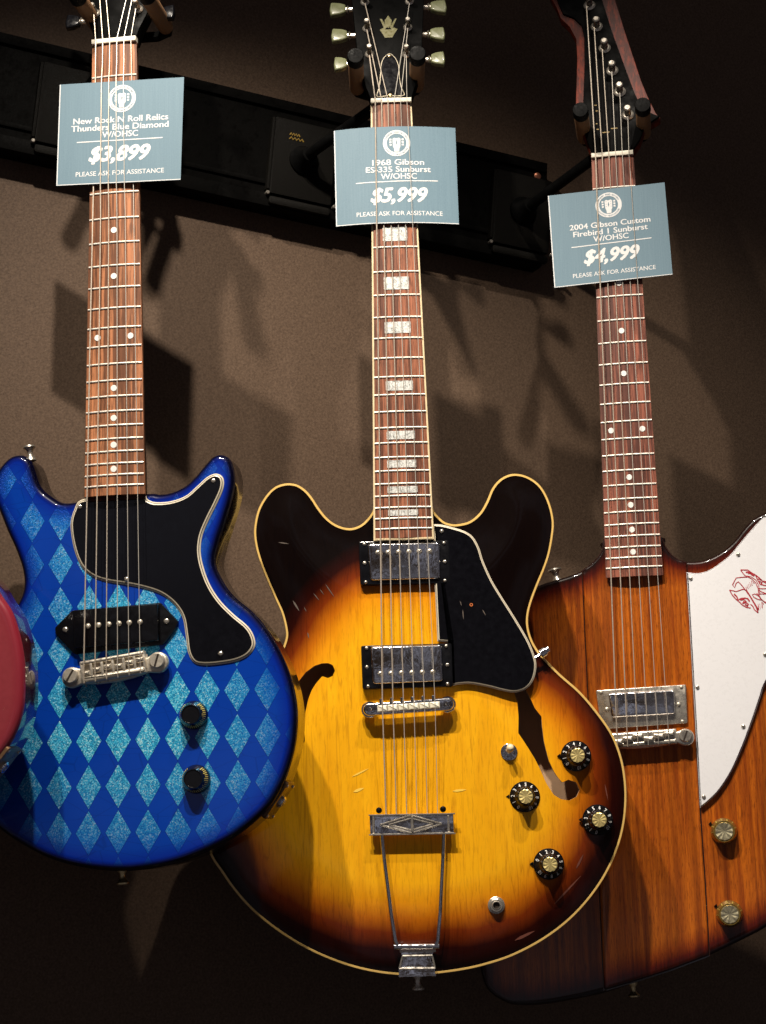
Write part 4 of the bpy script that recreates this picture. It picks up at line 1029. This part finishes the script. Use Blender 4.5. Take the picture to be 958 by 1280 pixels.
b.box(pa[0], pa[0] + 0.036, pa[1] - 0.0022, pa[1] - 0.0002, ZF2 - 0.040, zp - 0.0003, 0.0006)
for dx_ in (0.002, 0.034): b.cyl((pa[0] + dx_, pa[1] - 0.001, ZF2 - 0.012), (0, -1, 0), 0.0032, 0.0032, 0.001, 14)
b.build('side_plate', M_chrome, tp)
strap_button(g2, (g2.at(522, 1222, -0.038)[0], pa[1] - 0.0025, -0.036), (0, -1, 0), g2.o, M_nickel, 0.0068)
ty = g2.at(514, 1022, zt2)[1]
strings(g2, 0.0402, zb2 + 0.0021, lambda i: c2[1] + sl2 * ((i / 5 - 0.5) * 0.0515 - c2[0]), 0.0515,
        lambda i, x: [(x * 0.97 + (c2[0] + 0.0002) * 0.03, ty, zt2 - 0.0015)],
        [g2.hd(462, 70, 0.008), g2.hd(458.8, 38, 0.008), g2.hd(456.5, 5, 0.008), g2.hd(512, 5, 0.008), g2.hd(510, 36, 0.008), g2.hd(508, 70, 0.008)], (0, 5),
        (g2.at(495, 155, 0.004)[1], g2.at(495, 279, 0.004)[1]), 0.0050)
# headstock with crown inlay, bell cover and six tuners
b = g2.mb(True)
hp = [(-0.0208, 0), (0.0208, 0), (0.0235, 0.010), (0.0300, 0.030), (0.0335, 0.050), (0.0350, 0.075), (0.0405, 0.160), (0.0400, 0.176), (0.030, 0.186), (0.015, 0.180), (0, 0.186), (-0.015, 0.180), (-0.030, 0.186), (-0.0400, 0.176), (-0.0405, 0.160), (-0.0350, 0.075), (-0.0335, 0.050), (-0.0300, 0.030), (-0.0235, 0.010)]
b.prism(hp, -0.014, 0.0, 0.0008); hs2 = b.build('headstock', M_headblack, g2.o)
for p in ((462, 67), (458.8, 35), (456.3, 2), (508, 67), (510, 33.5), (512, 1)): tuning_post(g2, g2.hd(*p, 0.002), hs2)
for p0, p1 in (((443, 80), (419, 81)), ((446, 44.5), (416, 45.5)), ((444, 12), (414, 13)), ((529, 75), (555, 74)), ((527, 43), (555, 43.5)), ((527, 9), (557, 9.5))):
    a, c = g2.hd(*p0, -0.010), g2.hd(*p1, -0.010); button(g2, a, c, hs2, M_button)
cq = lambda pts, h=0.0: np.array([g2.hd(*p, h) for p in pts])
b = g2.mb(True)
b.prism(cq([(485.5, 19.5), (490, 26), (489, 32), (485.5, 35.5), (482, 32), (481, 26)]), -0.001, 0.0004)
b.prism(cq([(475, 24), (477.5, 24), (484, 34.5), (481, 37)]), -0.001, 0.00042); b.prism(cq([(496, 23.5), (494, 23.5), (487.5, 34.5), (490, 37)]), -0.001, 0.00044)
b.prism(cq([(475, 37.5), (480, 34.8), (482, 37), (489.5, 37), (491.5, 34.5), (497, 36.5), (490.5, 47), (481.5, 47.5)]), -0.001, 0.0005)
b.build('crown_inlay', M_inlaygreen, hs2, False)
bell = smooth_closed(ccw(cq([(486.5, 67), (491, 69), (496, 75), (499, 84), (500, 98), (502.5, 110), (506, 119), (496, 120.5), (486, 120), (479, 121), (471, 120.5), (474, 108), (475.5, 92), (476.5, 80), (480, 72)], 0.001)), 0.0015)
b = g2.mb(True); b.prism(inset(bell, 0.0008), -0.0005, 0.0018); tc_ = b.build('rod_cover', M_guardblack, hs2, False)
v = [(p[0], p[1], 0.0013) for p in bell] + [(p[0], p[1], 0.0017) for p in inset(bell, 0.0009)]; n = len(bell)
b = g2.mb(True); b.add(v, [[i, (i + 1) % n, n + (i + 1) % n, n + i] for i in range(n)]); b.build('cover_edge', M_ivory, tc_)
for p in ((486.8, 70), (488, 119)):
    q = g2.hd(*p, 0.0018); screw(g2, (q[0], q[1], 0.0018), 0.0021, tc_, M_brass, head=True)
# skirted numbered knobs
def skirt_knob(fr, p, z, ang0):
    q = fr.at(*p, z)
    b = fr.mb(); b.lathe([(0.0150, 0.0005), (0.0150, 0.0022), (0.0140, 0.0032), (0.0098, 0.0068), (0.0088, 0.0085), (0.0080, 0.0165), (0.0074, 0.0172)], q, (0, 0, 1), 40); k = b.build('control_knob', M_blackplastic, fr.o, True, 30)
    b = fr.mb(); b.lathe([(0.0070, 0.0165), (0.0070, 0.0176), (0.0062, 0.0180), (0.0001, 0.0176)], q, (0, 0, 1), 20, {2: -0.0005}); b.build('cap_insert', M_goldcap, k, False)
    zc_ = lambda r: 0.0034 + (0.0140 - r) * 0.86
    digits(fr, q, 0.0120, 0.0034, ang0, -30, zc_, M_numeral, k)
    b = fr.mb(); b.prism([(q[0] - 0.0185, q[1] + 0.0006), (q[0] - 0.0152, q[1] - 0.0016), (q[0] - 0.0152, q[1] + 0.0028)], z, z + 0.0022, 0.0004, 1); b.build('pointer', M_arm, fr.o)
for p, a in (((720, 945), -140), ((656, 996), -125), ((747, 1025), -100), ((686, 1080), 160)): skirt_knob(g2, p, ZC - 0.0015, a)
q = g2.at(636.5, 940, ZC)
b = g2.mb(); b.lathe([(0.0082, 0), (0.0082, 0.0010), (0.0066, 0.0018), (0.0060, 0.0018), (0.0058, 0.0044), (0.0040, 0.0050), (0.0038, 0.0030)], q, (0, 0, 1), 28); sw = b.build('toggle_switch', M_chrome, g2.o)
b = g2.mb(); b.tube([q + np.array([0, 0, 0.003]), q + np.array([0.0002, 0.0012, 0.008]), q + np.array([0.0005, 0.003, 0.0125]), q + np.array([0.0006, 0.0040, 0.0155]), q + np.array([0.0006, 0.0044, 0.0168])], [0.0020, 0.0028, 0.0036, 0.0034, 0.0018], 16); b.build('switch_tip', M_switchtip, sw, True, 60)
q = g2.at(620.5, 1131.5, ZC - 0.002)
b = g2.mb(); b.lathe([(0.0082, 0), (0.0082, 0.0012), (0.0072, 0.0018)], q, (0, 0, 1), 28); b.lathe([(0.0066, 0.0012), (0.0066, 0.0038), (0.0058, 0.0044), (0.0044, 0.0044), (0.0038, 0.0050), (0.0034, 0.0050), (0.0032, 0.001)], q, (0, 0, 1), 6 * 4); jk = b.build('output_jack', M_nickel, g2.o)
b = g2.mb(); b.cyl((q[0], q[1], q[2] + 0.0015), (0, 0, 1), 0.0031, 0.001, 0, 18); b.build('jack_bore', M_dark, jk, False)

def scratches_and_glints(fr, segs, zfun, m, name, parent):  # thin streaks: real scratches, and reflections painted on as colour
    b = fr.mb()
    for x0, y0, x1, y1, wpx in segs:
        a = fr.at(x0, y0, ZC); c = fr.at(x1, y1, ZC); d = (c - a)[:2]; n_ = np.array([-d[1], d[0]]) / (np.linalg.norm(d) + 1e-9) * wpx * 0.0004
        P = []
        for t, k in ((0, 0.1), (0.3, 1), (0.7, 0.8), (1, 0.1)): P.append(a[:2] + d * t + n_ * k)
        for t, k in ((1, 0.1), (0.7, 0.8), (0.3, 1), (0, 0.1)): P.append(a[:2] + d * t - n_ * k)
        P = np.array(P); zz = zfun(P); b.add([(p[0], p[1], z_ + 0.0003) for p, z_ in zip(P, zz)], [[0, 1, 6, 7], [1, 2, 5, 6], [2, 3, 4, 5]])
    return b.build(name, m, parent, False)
def zarch(P):
    u = np.clip(pdist(O2, P) / 0.085, 0, 1); return ZF2 + AR * u * u * (3 - 2 * u)
M_scratch = mat('pale_lacquer_scratch', (0.11, 0.085, 0.07), 0.5); M_glint = mat('amber_glint_paint', (0.95, 0.63, 0.09), 0.4); M_redglint = mat('cherry_glint_paint', (0.14, 0.045, 0.03), 0.4)
scratches_and_glints(g2, [(366, 750, 374, 763, 2.2), (392, 741, 399, 750, 1.0), (407, 730, 418, 746, 1.2), (348, 677, 361, 679, 1.4), (384.5, 790, 386, 797, 1.4), (400, 736, 405, 743, 0.8), (380, 758, 383, 764, 0.8)], zarch, M_scratch, 'scratch_marks', g2.o)
scratches_and_glints(g2, [(440, 971, 461, 960.7, 2.0), (442, 990, 455, 985, 3.5), (566, 989, 583, 987, 3.0)], zarch, M_glint, 'painted_glints', g2.o)  # pale streaks paint lamp reflections onto the amber top
scratches_and_glints(g2, [(721, 1086, 730, 1068, 2.5), (694, 1130, 727, 1095, 2.2), (644, 1176, 669, 1164, 3.5), (757, 980, 761, 1000, 1.5)], zarch, M_redglint, 'painted_glints', g2.o)  # reddish streaks paint the reflections along the dark edge
scratches_and_glints(g2, [(578.4, 763, 579.3, 775, 1.3), (603, 763, 607, 770, 1.2), (575, 752, 577, 758, 1.0)], lambda P: np.full(len(P), ZG), M_scratch, 'scratch_marks', G2)

# ================================================================== BURNT ORANGE GUITAR WITH WHITE GUARD
g3 = Frame(3, (0, -0.256, -0.055)); ZW = -0.0125; ZB = -0.0095
r3 = g3.root('electric_guitar', 'burnt orange wooden guitar with a white pickguard and three section body', 'guitar', 'electric guitars hanging on the wall')
out3 = [(755, 677), (753, 686), (747, 696), (738, 705), (727, 713), (713, 719), (697, 724), (680, 729), (662, 737), (646, 752), (638, 775), (636, 805), (641, 845), (645, 890), (644, 935), (634, 990), (618, 1045), (605, 1095), (598, 1145), (598, 1190), (603, 1222), (612, 1240), (634, 1254), (656, 1257), (693, 1254), (749, 1243), (787, 1231), (839, 1214), (884, 1196), (936, 1171), (958, 1159), (1000, 1130), (1030, 1085), (1036, 1040), (1024, 990), (1014, 940), (1016, 890), (1030, 830), (1048, 770), (1058, 710), (1052, 665), (1032, 632), (1008, 620), (985, 625), (958, 640), (949, 644), (940, 650), (929, 661.8), (918, 675.8), (906, 686.7), (890, 696), (874.6, 701), (858.5, 701.5), (848, 699), (837, 691), (829.5, 680.4), (827, 671)]
O3 = body(g3, smooth_closed(ccw(g3.xy(out3, ZW)), 0.003), ZW, 0.036, 0.004, mats=[M_fire, M_fireside])
# neck-through core, standing a little proud of the wings
c3 = [(755.5, 675), (754, 687), (748, 697), (739, 706), (728.4, 713), (732, 795), (736, 876), (743, 1000), (750, 1115), (755.5, 1238), (787, 1229), (839, 1212.5), (886.5, 1194.5), (884, 1150), (880, 1085), (875, 1011), (870, 925), (864, 815), (858, 702.5), (848, 700), (838.5, 693), (830.5, 682), (827, 672)]
P3 = ccw(g3.xy(c3, ZB))
b = body(g3, resample(P3, 0.0028), ZB, 0.040, 0.0018, name='neck_through_core', mats=[M_firecore, M_fireside], burst_from=np.vstack([O3]))
strip(g3, resample(P3, 0.0028), [(0.0011, ZW + 0.0004), (-0.0006, ZW + 0.0006)], 'glue_seam', M_fireside, g3.o, False)
yend3 = g3.at(795, 720, 0)[1]
neck_set(g3, 0.0431, 0.0527, yend3, M_rosewood_c, M_mahog, yend3 + 0.004, 'pearl_dot')
pg3 = [(858.5, 715), (871.5, 716.3), (884, 713.7), (896, 706.9), (912, 694.4), (924, 680.4), (937, 665), (948, 653), (958, 645.5), (985, 640), (1010, 655), (1022, 690), (1010, 745), (985, 805), (958, 852), (951, 871), (943, 895), (934, 920), (926, 940), (914, 966), (899, 988.6), (886, 1001.7), (875.5, 1010)]
ZP = ZB + 0.0026
crv = g3.xy(pg3, ZP); sm = []
for i in range(len(crv) - 1):
    p0, p1, p2, p3 = crv[max(i - 1, 0)], crv[i], crv[i + 1], crv[min(i + 2, len(crv) - 1)]
    for t in np.linspace(0, 1, 6, endpoint=False): sm.append(0.5 * ((2 * p1) + (p2 - p0) * t + (2 * p0 - 5 * p1 + 4 * p2 - p3) * t * t + (3 * p1 - p0 - 3 * p2 + p3) * t ** 3))
sm.append(crv[-1]); PG = ccw(np.array(sm))
b = g3.mb(); b.prism(inset(PG, 0.0013), ZW, ZP, 0.0003, 1); G3 = b.build('pickguard', M_guardwhite, g3.o)
strip(g3, PG, [(0.0, ZW), (0.0, ZP - 0.0017), (-0.0004, ZP - 0.0013), (-0.0004, ZW)], 'edge_layer', M_guardwhite, G3)
strip(g3, PG, [(-0.0004, ZW), (-0.0004, ZP - 0.0013), (-0.0009, ZP - 0.0007), (-0.0009, ZW)], 'edge_layer', M_guardblack, G3)
strip(g3, PG, [(-0.0009, ZW), (-0.0009, ZP - 0.0007), (-0.0014, ZP), (-0.0014, ZW)], 'edge_layer', M_guardwhite, G3)
for p in ((863.7, 723), (923, 693), (872, 859), (929.4, 908), (956.6, 818), (880, 996)): screw(g3, g3.at(*p, ZP), 0.0022, G3, M_nickel)
# red line drawing of a spread-winged bird
s_ = 11.641; bp = lambda pts: [(880 + x / s_, 690 + y / s_) for x, y in pts]
lines = [
 ([(418, 475), (470, 378), (540, 368), (640, 362), (700, 392), (755, 450), (790, 530), (800, 620)], 1.0),
 ([(418, 475), (448, 520), (470, 455), (500, 432), (540, 470), (600, 545), (680, 660), (760, 800), (790, 880)], 1.0),
 ([(600, 345), (690, 360), (760, 410), (800, 490), (815, 600)], 0.8),
 ([(375, 552), (470, 575), (575, 540), (625, 560), (700, 680), (790, 830)], 1.0),
 ([(375, 552), (410, 620), (460, 680), (515, 725), (560, 770), (620, 805), (680, 815)], 1.2),
 ([(440, 610), (480, 650), (500, 700), (530, 680), (600, 670), (640, 680), (665, 720)], 1.6),
 ([(530, 700), (580, 690), (620, 720), (570, 725)], 1.6), ([(560, 745), (610, 735), (650, 760), (625, 790)], 1.6), ([(600, 760), (640, 790)], 1.6),
 ([(680, 760), (715, 790), (735, 840), (790, 885)], 1.0),
 ([(790, 885), (775, 800), (800, 845), (790, 760), (825, 830), (810, 750), (850, 820), (845, 725), (870, 760)], 1.1),
 ([(535, 260), (640, 262), (690, 300), (745, 330), (800, 370), (850, 420), (908, 455)], 1.2),
 ([(535, 260), (570, 310), (600, 345)], 1.0),
 ([(610, 295), (660, 290), (700, 330), (735, 350)], 1.8), ([(640, 310), (690, 310)], 1.4),
 ([(750, 330), (780, 400), (820, 470), (908, 490)], 1.2), ([(790, 390), (840, 405), (800, 430), (850, 440), (830, 470)], 1.6),
 ([(625, 550), (610, 510), (650, 535), (625, 485), (665, 520), (645, 465), (685, 505), (665, 440), (705, 490), (690, 410), (735, 460)], 0.8),
 ([(790, 530), (850, 535), (908, 530), (960, 540)], 0.9), ([(790, 550), (840, 580), (908, 605), (960, 600)], 0.9), ([(800, 612), (860, 610), (940, 610)], 0.9),
 ([(800, 640), (740, 610), (705, 620), (730, 660), (790, 690), (850, 700), (900, 745)], 1.0), ([(770, 600), (820, 670), (880, 725), (960, 745)], 1.0), ([(800, 620), (840, 700)], 0.9),
 ([(850, 420), (960, 440), (1060, 500), (1010, 560)], 1.0), ([(908, 490), (1000, 520)], 0.9)]
b = g3.mb()
for pts, k in lines:
    Q = g3.xy(bp(pts), ZP); wl = 0.00045 * k; n = len(Q); d = np.gradient(Q, axis=0); d /= np.linalg.norm(d, axis=1)[:, None] + 1e-9; nn = np.c_[-d[:, 1], d[:, 0]]
    zz = ZP + 0.0003
    b.add([(*(p + q * wl), zz) for p, q in zip(Q, nn)] + [(*(p - q * wl), zz) for p, q in zip(Q, nn)], [[i, i + 1, n + i + 1, n + i] for i in range(n - 1)])
b.build('bird_emblem', M_redink, G3, False)
# chrome mini pickup in a metal bezel
rq = g3.xy([(752.0, 911.5), (859.8, 904), (857.8, 855.6), (745.0, 863)], ZB + 0.003)
b = g3.mb(); b.prism(rquad(rq, 0.0016, 3), ZB, ZB + 0.0032, 0.0009, 2); bz = b.build('pickup_bezel', M_nickel, g3.o)
cq3 = g3.xy([(764.5, 897), (844, 892.5), (843, 862), (760.5, 866.5)], ZB + 0.008)
b = g3.mb(); b.prism(rquad(cq3, 0.0030, 4), ZB + 0.002, ZB + 0.0085, 0.0022, 4); b.build('pickup_cover', M_chrome, bz, True, 50)
cen = rq.mean(0)
for p in rq:
    q = p + (cen - p) / np.linalg.norm(cen - p) * 0.0055; screw(g3, (q[0], q[1], ZB + 0.0032), 0.0018, bz, M_pewter)
for a, c in ((0, 3), (1, 2)):
    q = (rq[a] + rq[c]) / 2; q = q + (cen - q) / np.linalg.norm(cen - q) * 0.0085; screw(g3, (q[0], q[1], ZB + 0.0032), 0.0022, bz, M_pewter)
L3 = g3.at(752.5, 927, ZB + 0.013); R3 = g3.at(857, 919, ZB + 0.013)
wraparound(g3, L3, R3, ZB, M_nickel, True, 0.0088, 0.0078)
c3_ = (L3 + R3) / 2; sl3 = (R3 - L3)[1] / (R3 - L3)[0]
strings(g3, 0.0431, ZB + 0.0168, lambda i: c3_[1] + sl3 * ((i / 5 - 0.5) * 0.052 - c3_[0]) + 0.001, 0.0525,
        lambda i, x: [(x, c3_[1] + sl3 * (x - c3_[0]) - 0.0070, ZB + 0.0148), (x, c3_[1] + sl3 * (x - c3_[0]) - 0.0092, ZB + 0.008)],
        [g3.hd(733, 3, 0.008), g3.hd(743, 35, 0.008), g3.hd(753, 62, 0.008), g3.hd(765, 90, 0.008), g3.hd(775, 116, 0.008), g3.hd(785, 146, 0.008)], (0, 5),
        (g3.at(768, 230, 0.004)[1], g3.at(768, 356, 0.004)[1]), 0.0052)
for p in ((905, 1039), (912, 1142)):
    q = g3.at(*p, ZW)
    b = g3.mb(); b.lathe([(0.0134, 0), (0.0134, 0.0028), (0.0128, 0.0040), (0.0112, 0.0120), (0.0105, 0.0128), (0.0092, 0.0126)], q, (0, 0, 1), 40); k = b.build('control_knob', M_goldclear, g3.o, True, 30)
    b = g3.mb(); b.lathe([(0.0090, 0.0118), (0.0090, 0.0132), (0.0086, 0.0138), (0.0001, 0.0126)], q, (0, 0, 1), 20, {2: -0.0006}); b.build('cap_insert', M_silvercap, k, False)
    digits(g3, q, 0.0120, 0.0022, -120, -28, lambda r: 0.0040 + (0.0130 - r) * 4.2, M_goldnumeral, k)
    b = g3.mb(); b.prism([(q[0] - 0.0150, q[1] + 0.0078), (q[0] - 0.0112, q[1] + 0.0062), (q[0] - 0.0122, q[1] + 0.0100)], ZW, ZW + 0.002, 0.0004, 1); b.build('pointer', M_arm, g3.o)
strap_button(g3, (g3.at(697, 726, -0.026)[0], g3.at(697, 726, -0.026)[1] - 0.001, -0.026), (-0.2, 1, 0), g3.o, M_nickel)
strap_button(g3, (g3.at(791, 1231, -0.030)[0], g3.at(791, 1231, -0.030)[1] + 0.002, -0.032), (0.05, -1, 0), g3.o, M_brass, 0.0062)
# reverse headstock: black face between bevelled wooden flanks
hq = lambda pts, h=0.0: ccw(np.array([g3.hd(*p, h) for p in pts]))
full = [(739.5, 191), (791, 188), (800, 175), (806, 158), (814, 152), (825.5, 145), (820, 139), (811.5, 122), (802, 99.6), (792.7, 71.4), (781.5, 37.6), (770, 0), (758, -45), (742, -85), (715, -100), (690, -90), (682, -50), (686, -10), (697, 10), (700.5, 20), (712, 31), (720, 46), (721.5, 70), (720.5, 100), (719.5, 135), (726, 160), (734, 178)]
b = g3.mb(True); b.prism(hq(full), -0.015, -0.0035, 0.0008); hs3 = b.build('headstock', M_headwood, g3.o)
face = [(739.8, 190.5), (791, 187.5), (800, 174), (806, 157.5), (824.5, 144.8), (817, 142.5), (806, 137), (800, 129.6), (792.7, 114.6), (779.6, 79), (764.6, 37.6), (753, 0), (740, -45), (726, -78), (700, -90), (690, -60), (690, -20), (699, 6), (704, 16.5), (717.6, 22), (727, 31), (730.5, 46), (731, 80), (730, 110), (729, 134), (730, 160), (735, 178)]
b = g3.mb(True); b.prism(hq(face), -0.0035, 0.0, 0.0004); b.build('black_face', M_headblack, hs3)
for p in ((737, 6), (746, 32.5), (756, 59.5), (765.5, 87.5), (775, 114), (785, 143)): tuning_post(g3, g3.hd(*p, 0.002), hs3, 0.0068)
b = g3.mb(True)      # worn gold lettering fragments of the cover
for x, y, l in ((743, 132, 3), (745, 139, 3), (745, 155, 2), (746, 162, 3), (753, 166, 9), (764, 161, 8)):
    a, c = g3.hd(x, y, 0), g3.hd(x + l, y, 0); b.box(a[0], c[0], a[1] - 0.0006, a[1] + 0.0006, 0.0, 0.0004)
b.build('worn_gold_marks', M_goldink, hs3, False)

# ================================================================== PINK GUITAR AT THE LEFT EDGE
g4 = Frame(4, (0, -0.205, -0.055)); ZF4 = -0.011
r4 = g4.root('electric_guitar', 'rose pink guitar cut off by the left edge of the picture', 'guitar', 'electric guitars hanging on the wall')
out4 = [(-14, 722), (0, 744), (12.5, 763), (21, 787), (27, 815), (29, 842), (27.5, 883), (17.5, 917), (0, 945), (-35, 985), (-85, 1018), (-140, 1036), (-200, 1040), (-260, 1030), (-320, 1000), (-365, 950), (-385, 890), (-380, 830), (-355, 770), (-325, 725), (-312, 690), (-322, 650), (-338, 605), (-340, 570), (-325, 550), (-305, 552), (-288, 575), (-270, 598), (-245, 608), (-180, 606), (-130, 606), (-105, 592), (-88, 566), (-72, 552), (-55, 560), (-50, 585), (-58, 625), (-62, 660), (-45, 690)]
O4 = body(g4, smooth_closed(ccw(g4.xy(out4, ZF4)), 0.003), ZF4, 0.044, 0.0065, mats=[M_pink, M_pinkside])
xs = g4.xy([(-190, 606), (-190, 840)], 0)
mid4 = (g4.xy([(-213, 606)], 0)[0][0])
jack_plate(g4, O4, g4.at(2, 962, ZF4)[:2], -0.030, scuffed('tarnished_jack_plate', (0.30, 0.17, 0.09), 0.35, 0.6, sc1=120))

# ================================================================== HANGERS AND PRICE TAGS
def fing(fr, L, R): return (tuple(fr.at(*L, 0.02)[:2]), tuple(fr.at(*R, 0.02)[:2]))
u1 = to_rail(on_plane(PR, 92, 130))[0]; u2 = to_rail(on_plane(PR, 378, 205))[0]; u3 = to_rail(on_plane(PR, 652, 262))[0]
a, c = fing(g1, (101, 2), (187, 0)); hanger(g1, a, c, 'black hanger on the rail behind the blue diamond guitar headstock', u1)
a, c = fing(g2, (445, 80), (522, 77)); hanger(g2, a, c, 'black hanger with gold logo plate holding the sunburst guitar headstock', u2, True)
a, c = fing(g3, (727, 146), (804, 140)); hanger(g3, a, c, 'black hanger at the right end of the rail holding the orange guitar headstock', u3)
tags = [
 (g1, [(75.0, 105.8), (230.2, 96.4), (226.0, 224.7), (70.6, 232.4)], [('New Rock N Roll Relics', 0.503, 0.765, 0.375), ('Thunders Blue Diamond', 0.498, 0.785, 0.448), ('W/OHSC', 0.503, 0.29, 0.52)], ('$3,899', 0.503, 0.50, 0.51, 0.71, (0.155, 0.845, 0.585, -0.004), 0.508), 'blue price tag reading 3,899 on the neck of the blue diamond guitar', 0.0),
 (g2, [(417.3, 161.1), (569.7, 154.9), (574.4, 276.1), (420.1, 281.3)], [('1968 Gibson', 0.52, 0.425, 0.37), ('ES-335 Sunburst', 0.52, 0.53, 0.443), ('W/OHSC', 0.522, 0.295, 0.515)], ('$5,999', 0.52, 0.47, 0.52, 0.70, (0.17, 0.84, 0.575, -0.012), 0.512), 'blue price tag reading 5,999 on the neck of the sunburst hollow guitar', 0.03),
 (g3, [(685.1, 244.8), (830.9, 227.9), (841.0, 343.2), (693.2, 359.8)], [('2004 Gibson Custom', 0.51, 0.69, 0.375), ('Firebird 1 Sunburst', 0.51, 0.635, 0.452), ('W/OHSC', 0.51, 0.30, 0.525)], ('$4,999', 0.505, 0.48, 0.515, 0.70, (0.17, 0.85, 0.59, -0.008), 0.512), 'blue price tag reading 4,999 on the neck of the orange guitar', 0.0)]
for fr, quad, rows, price, label, bend in tags: price_tag(fr, quad, 0.0038, rows, price, label, bend)
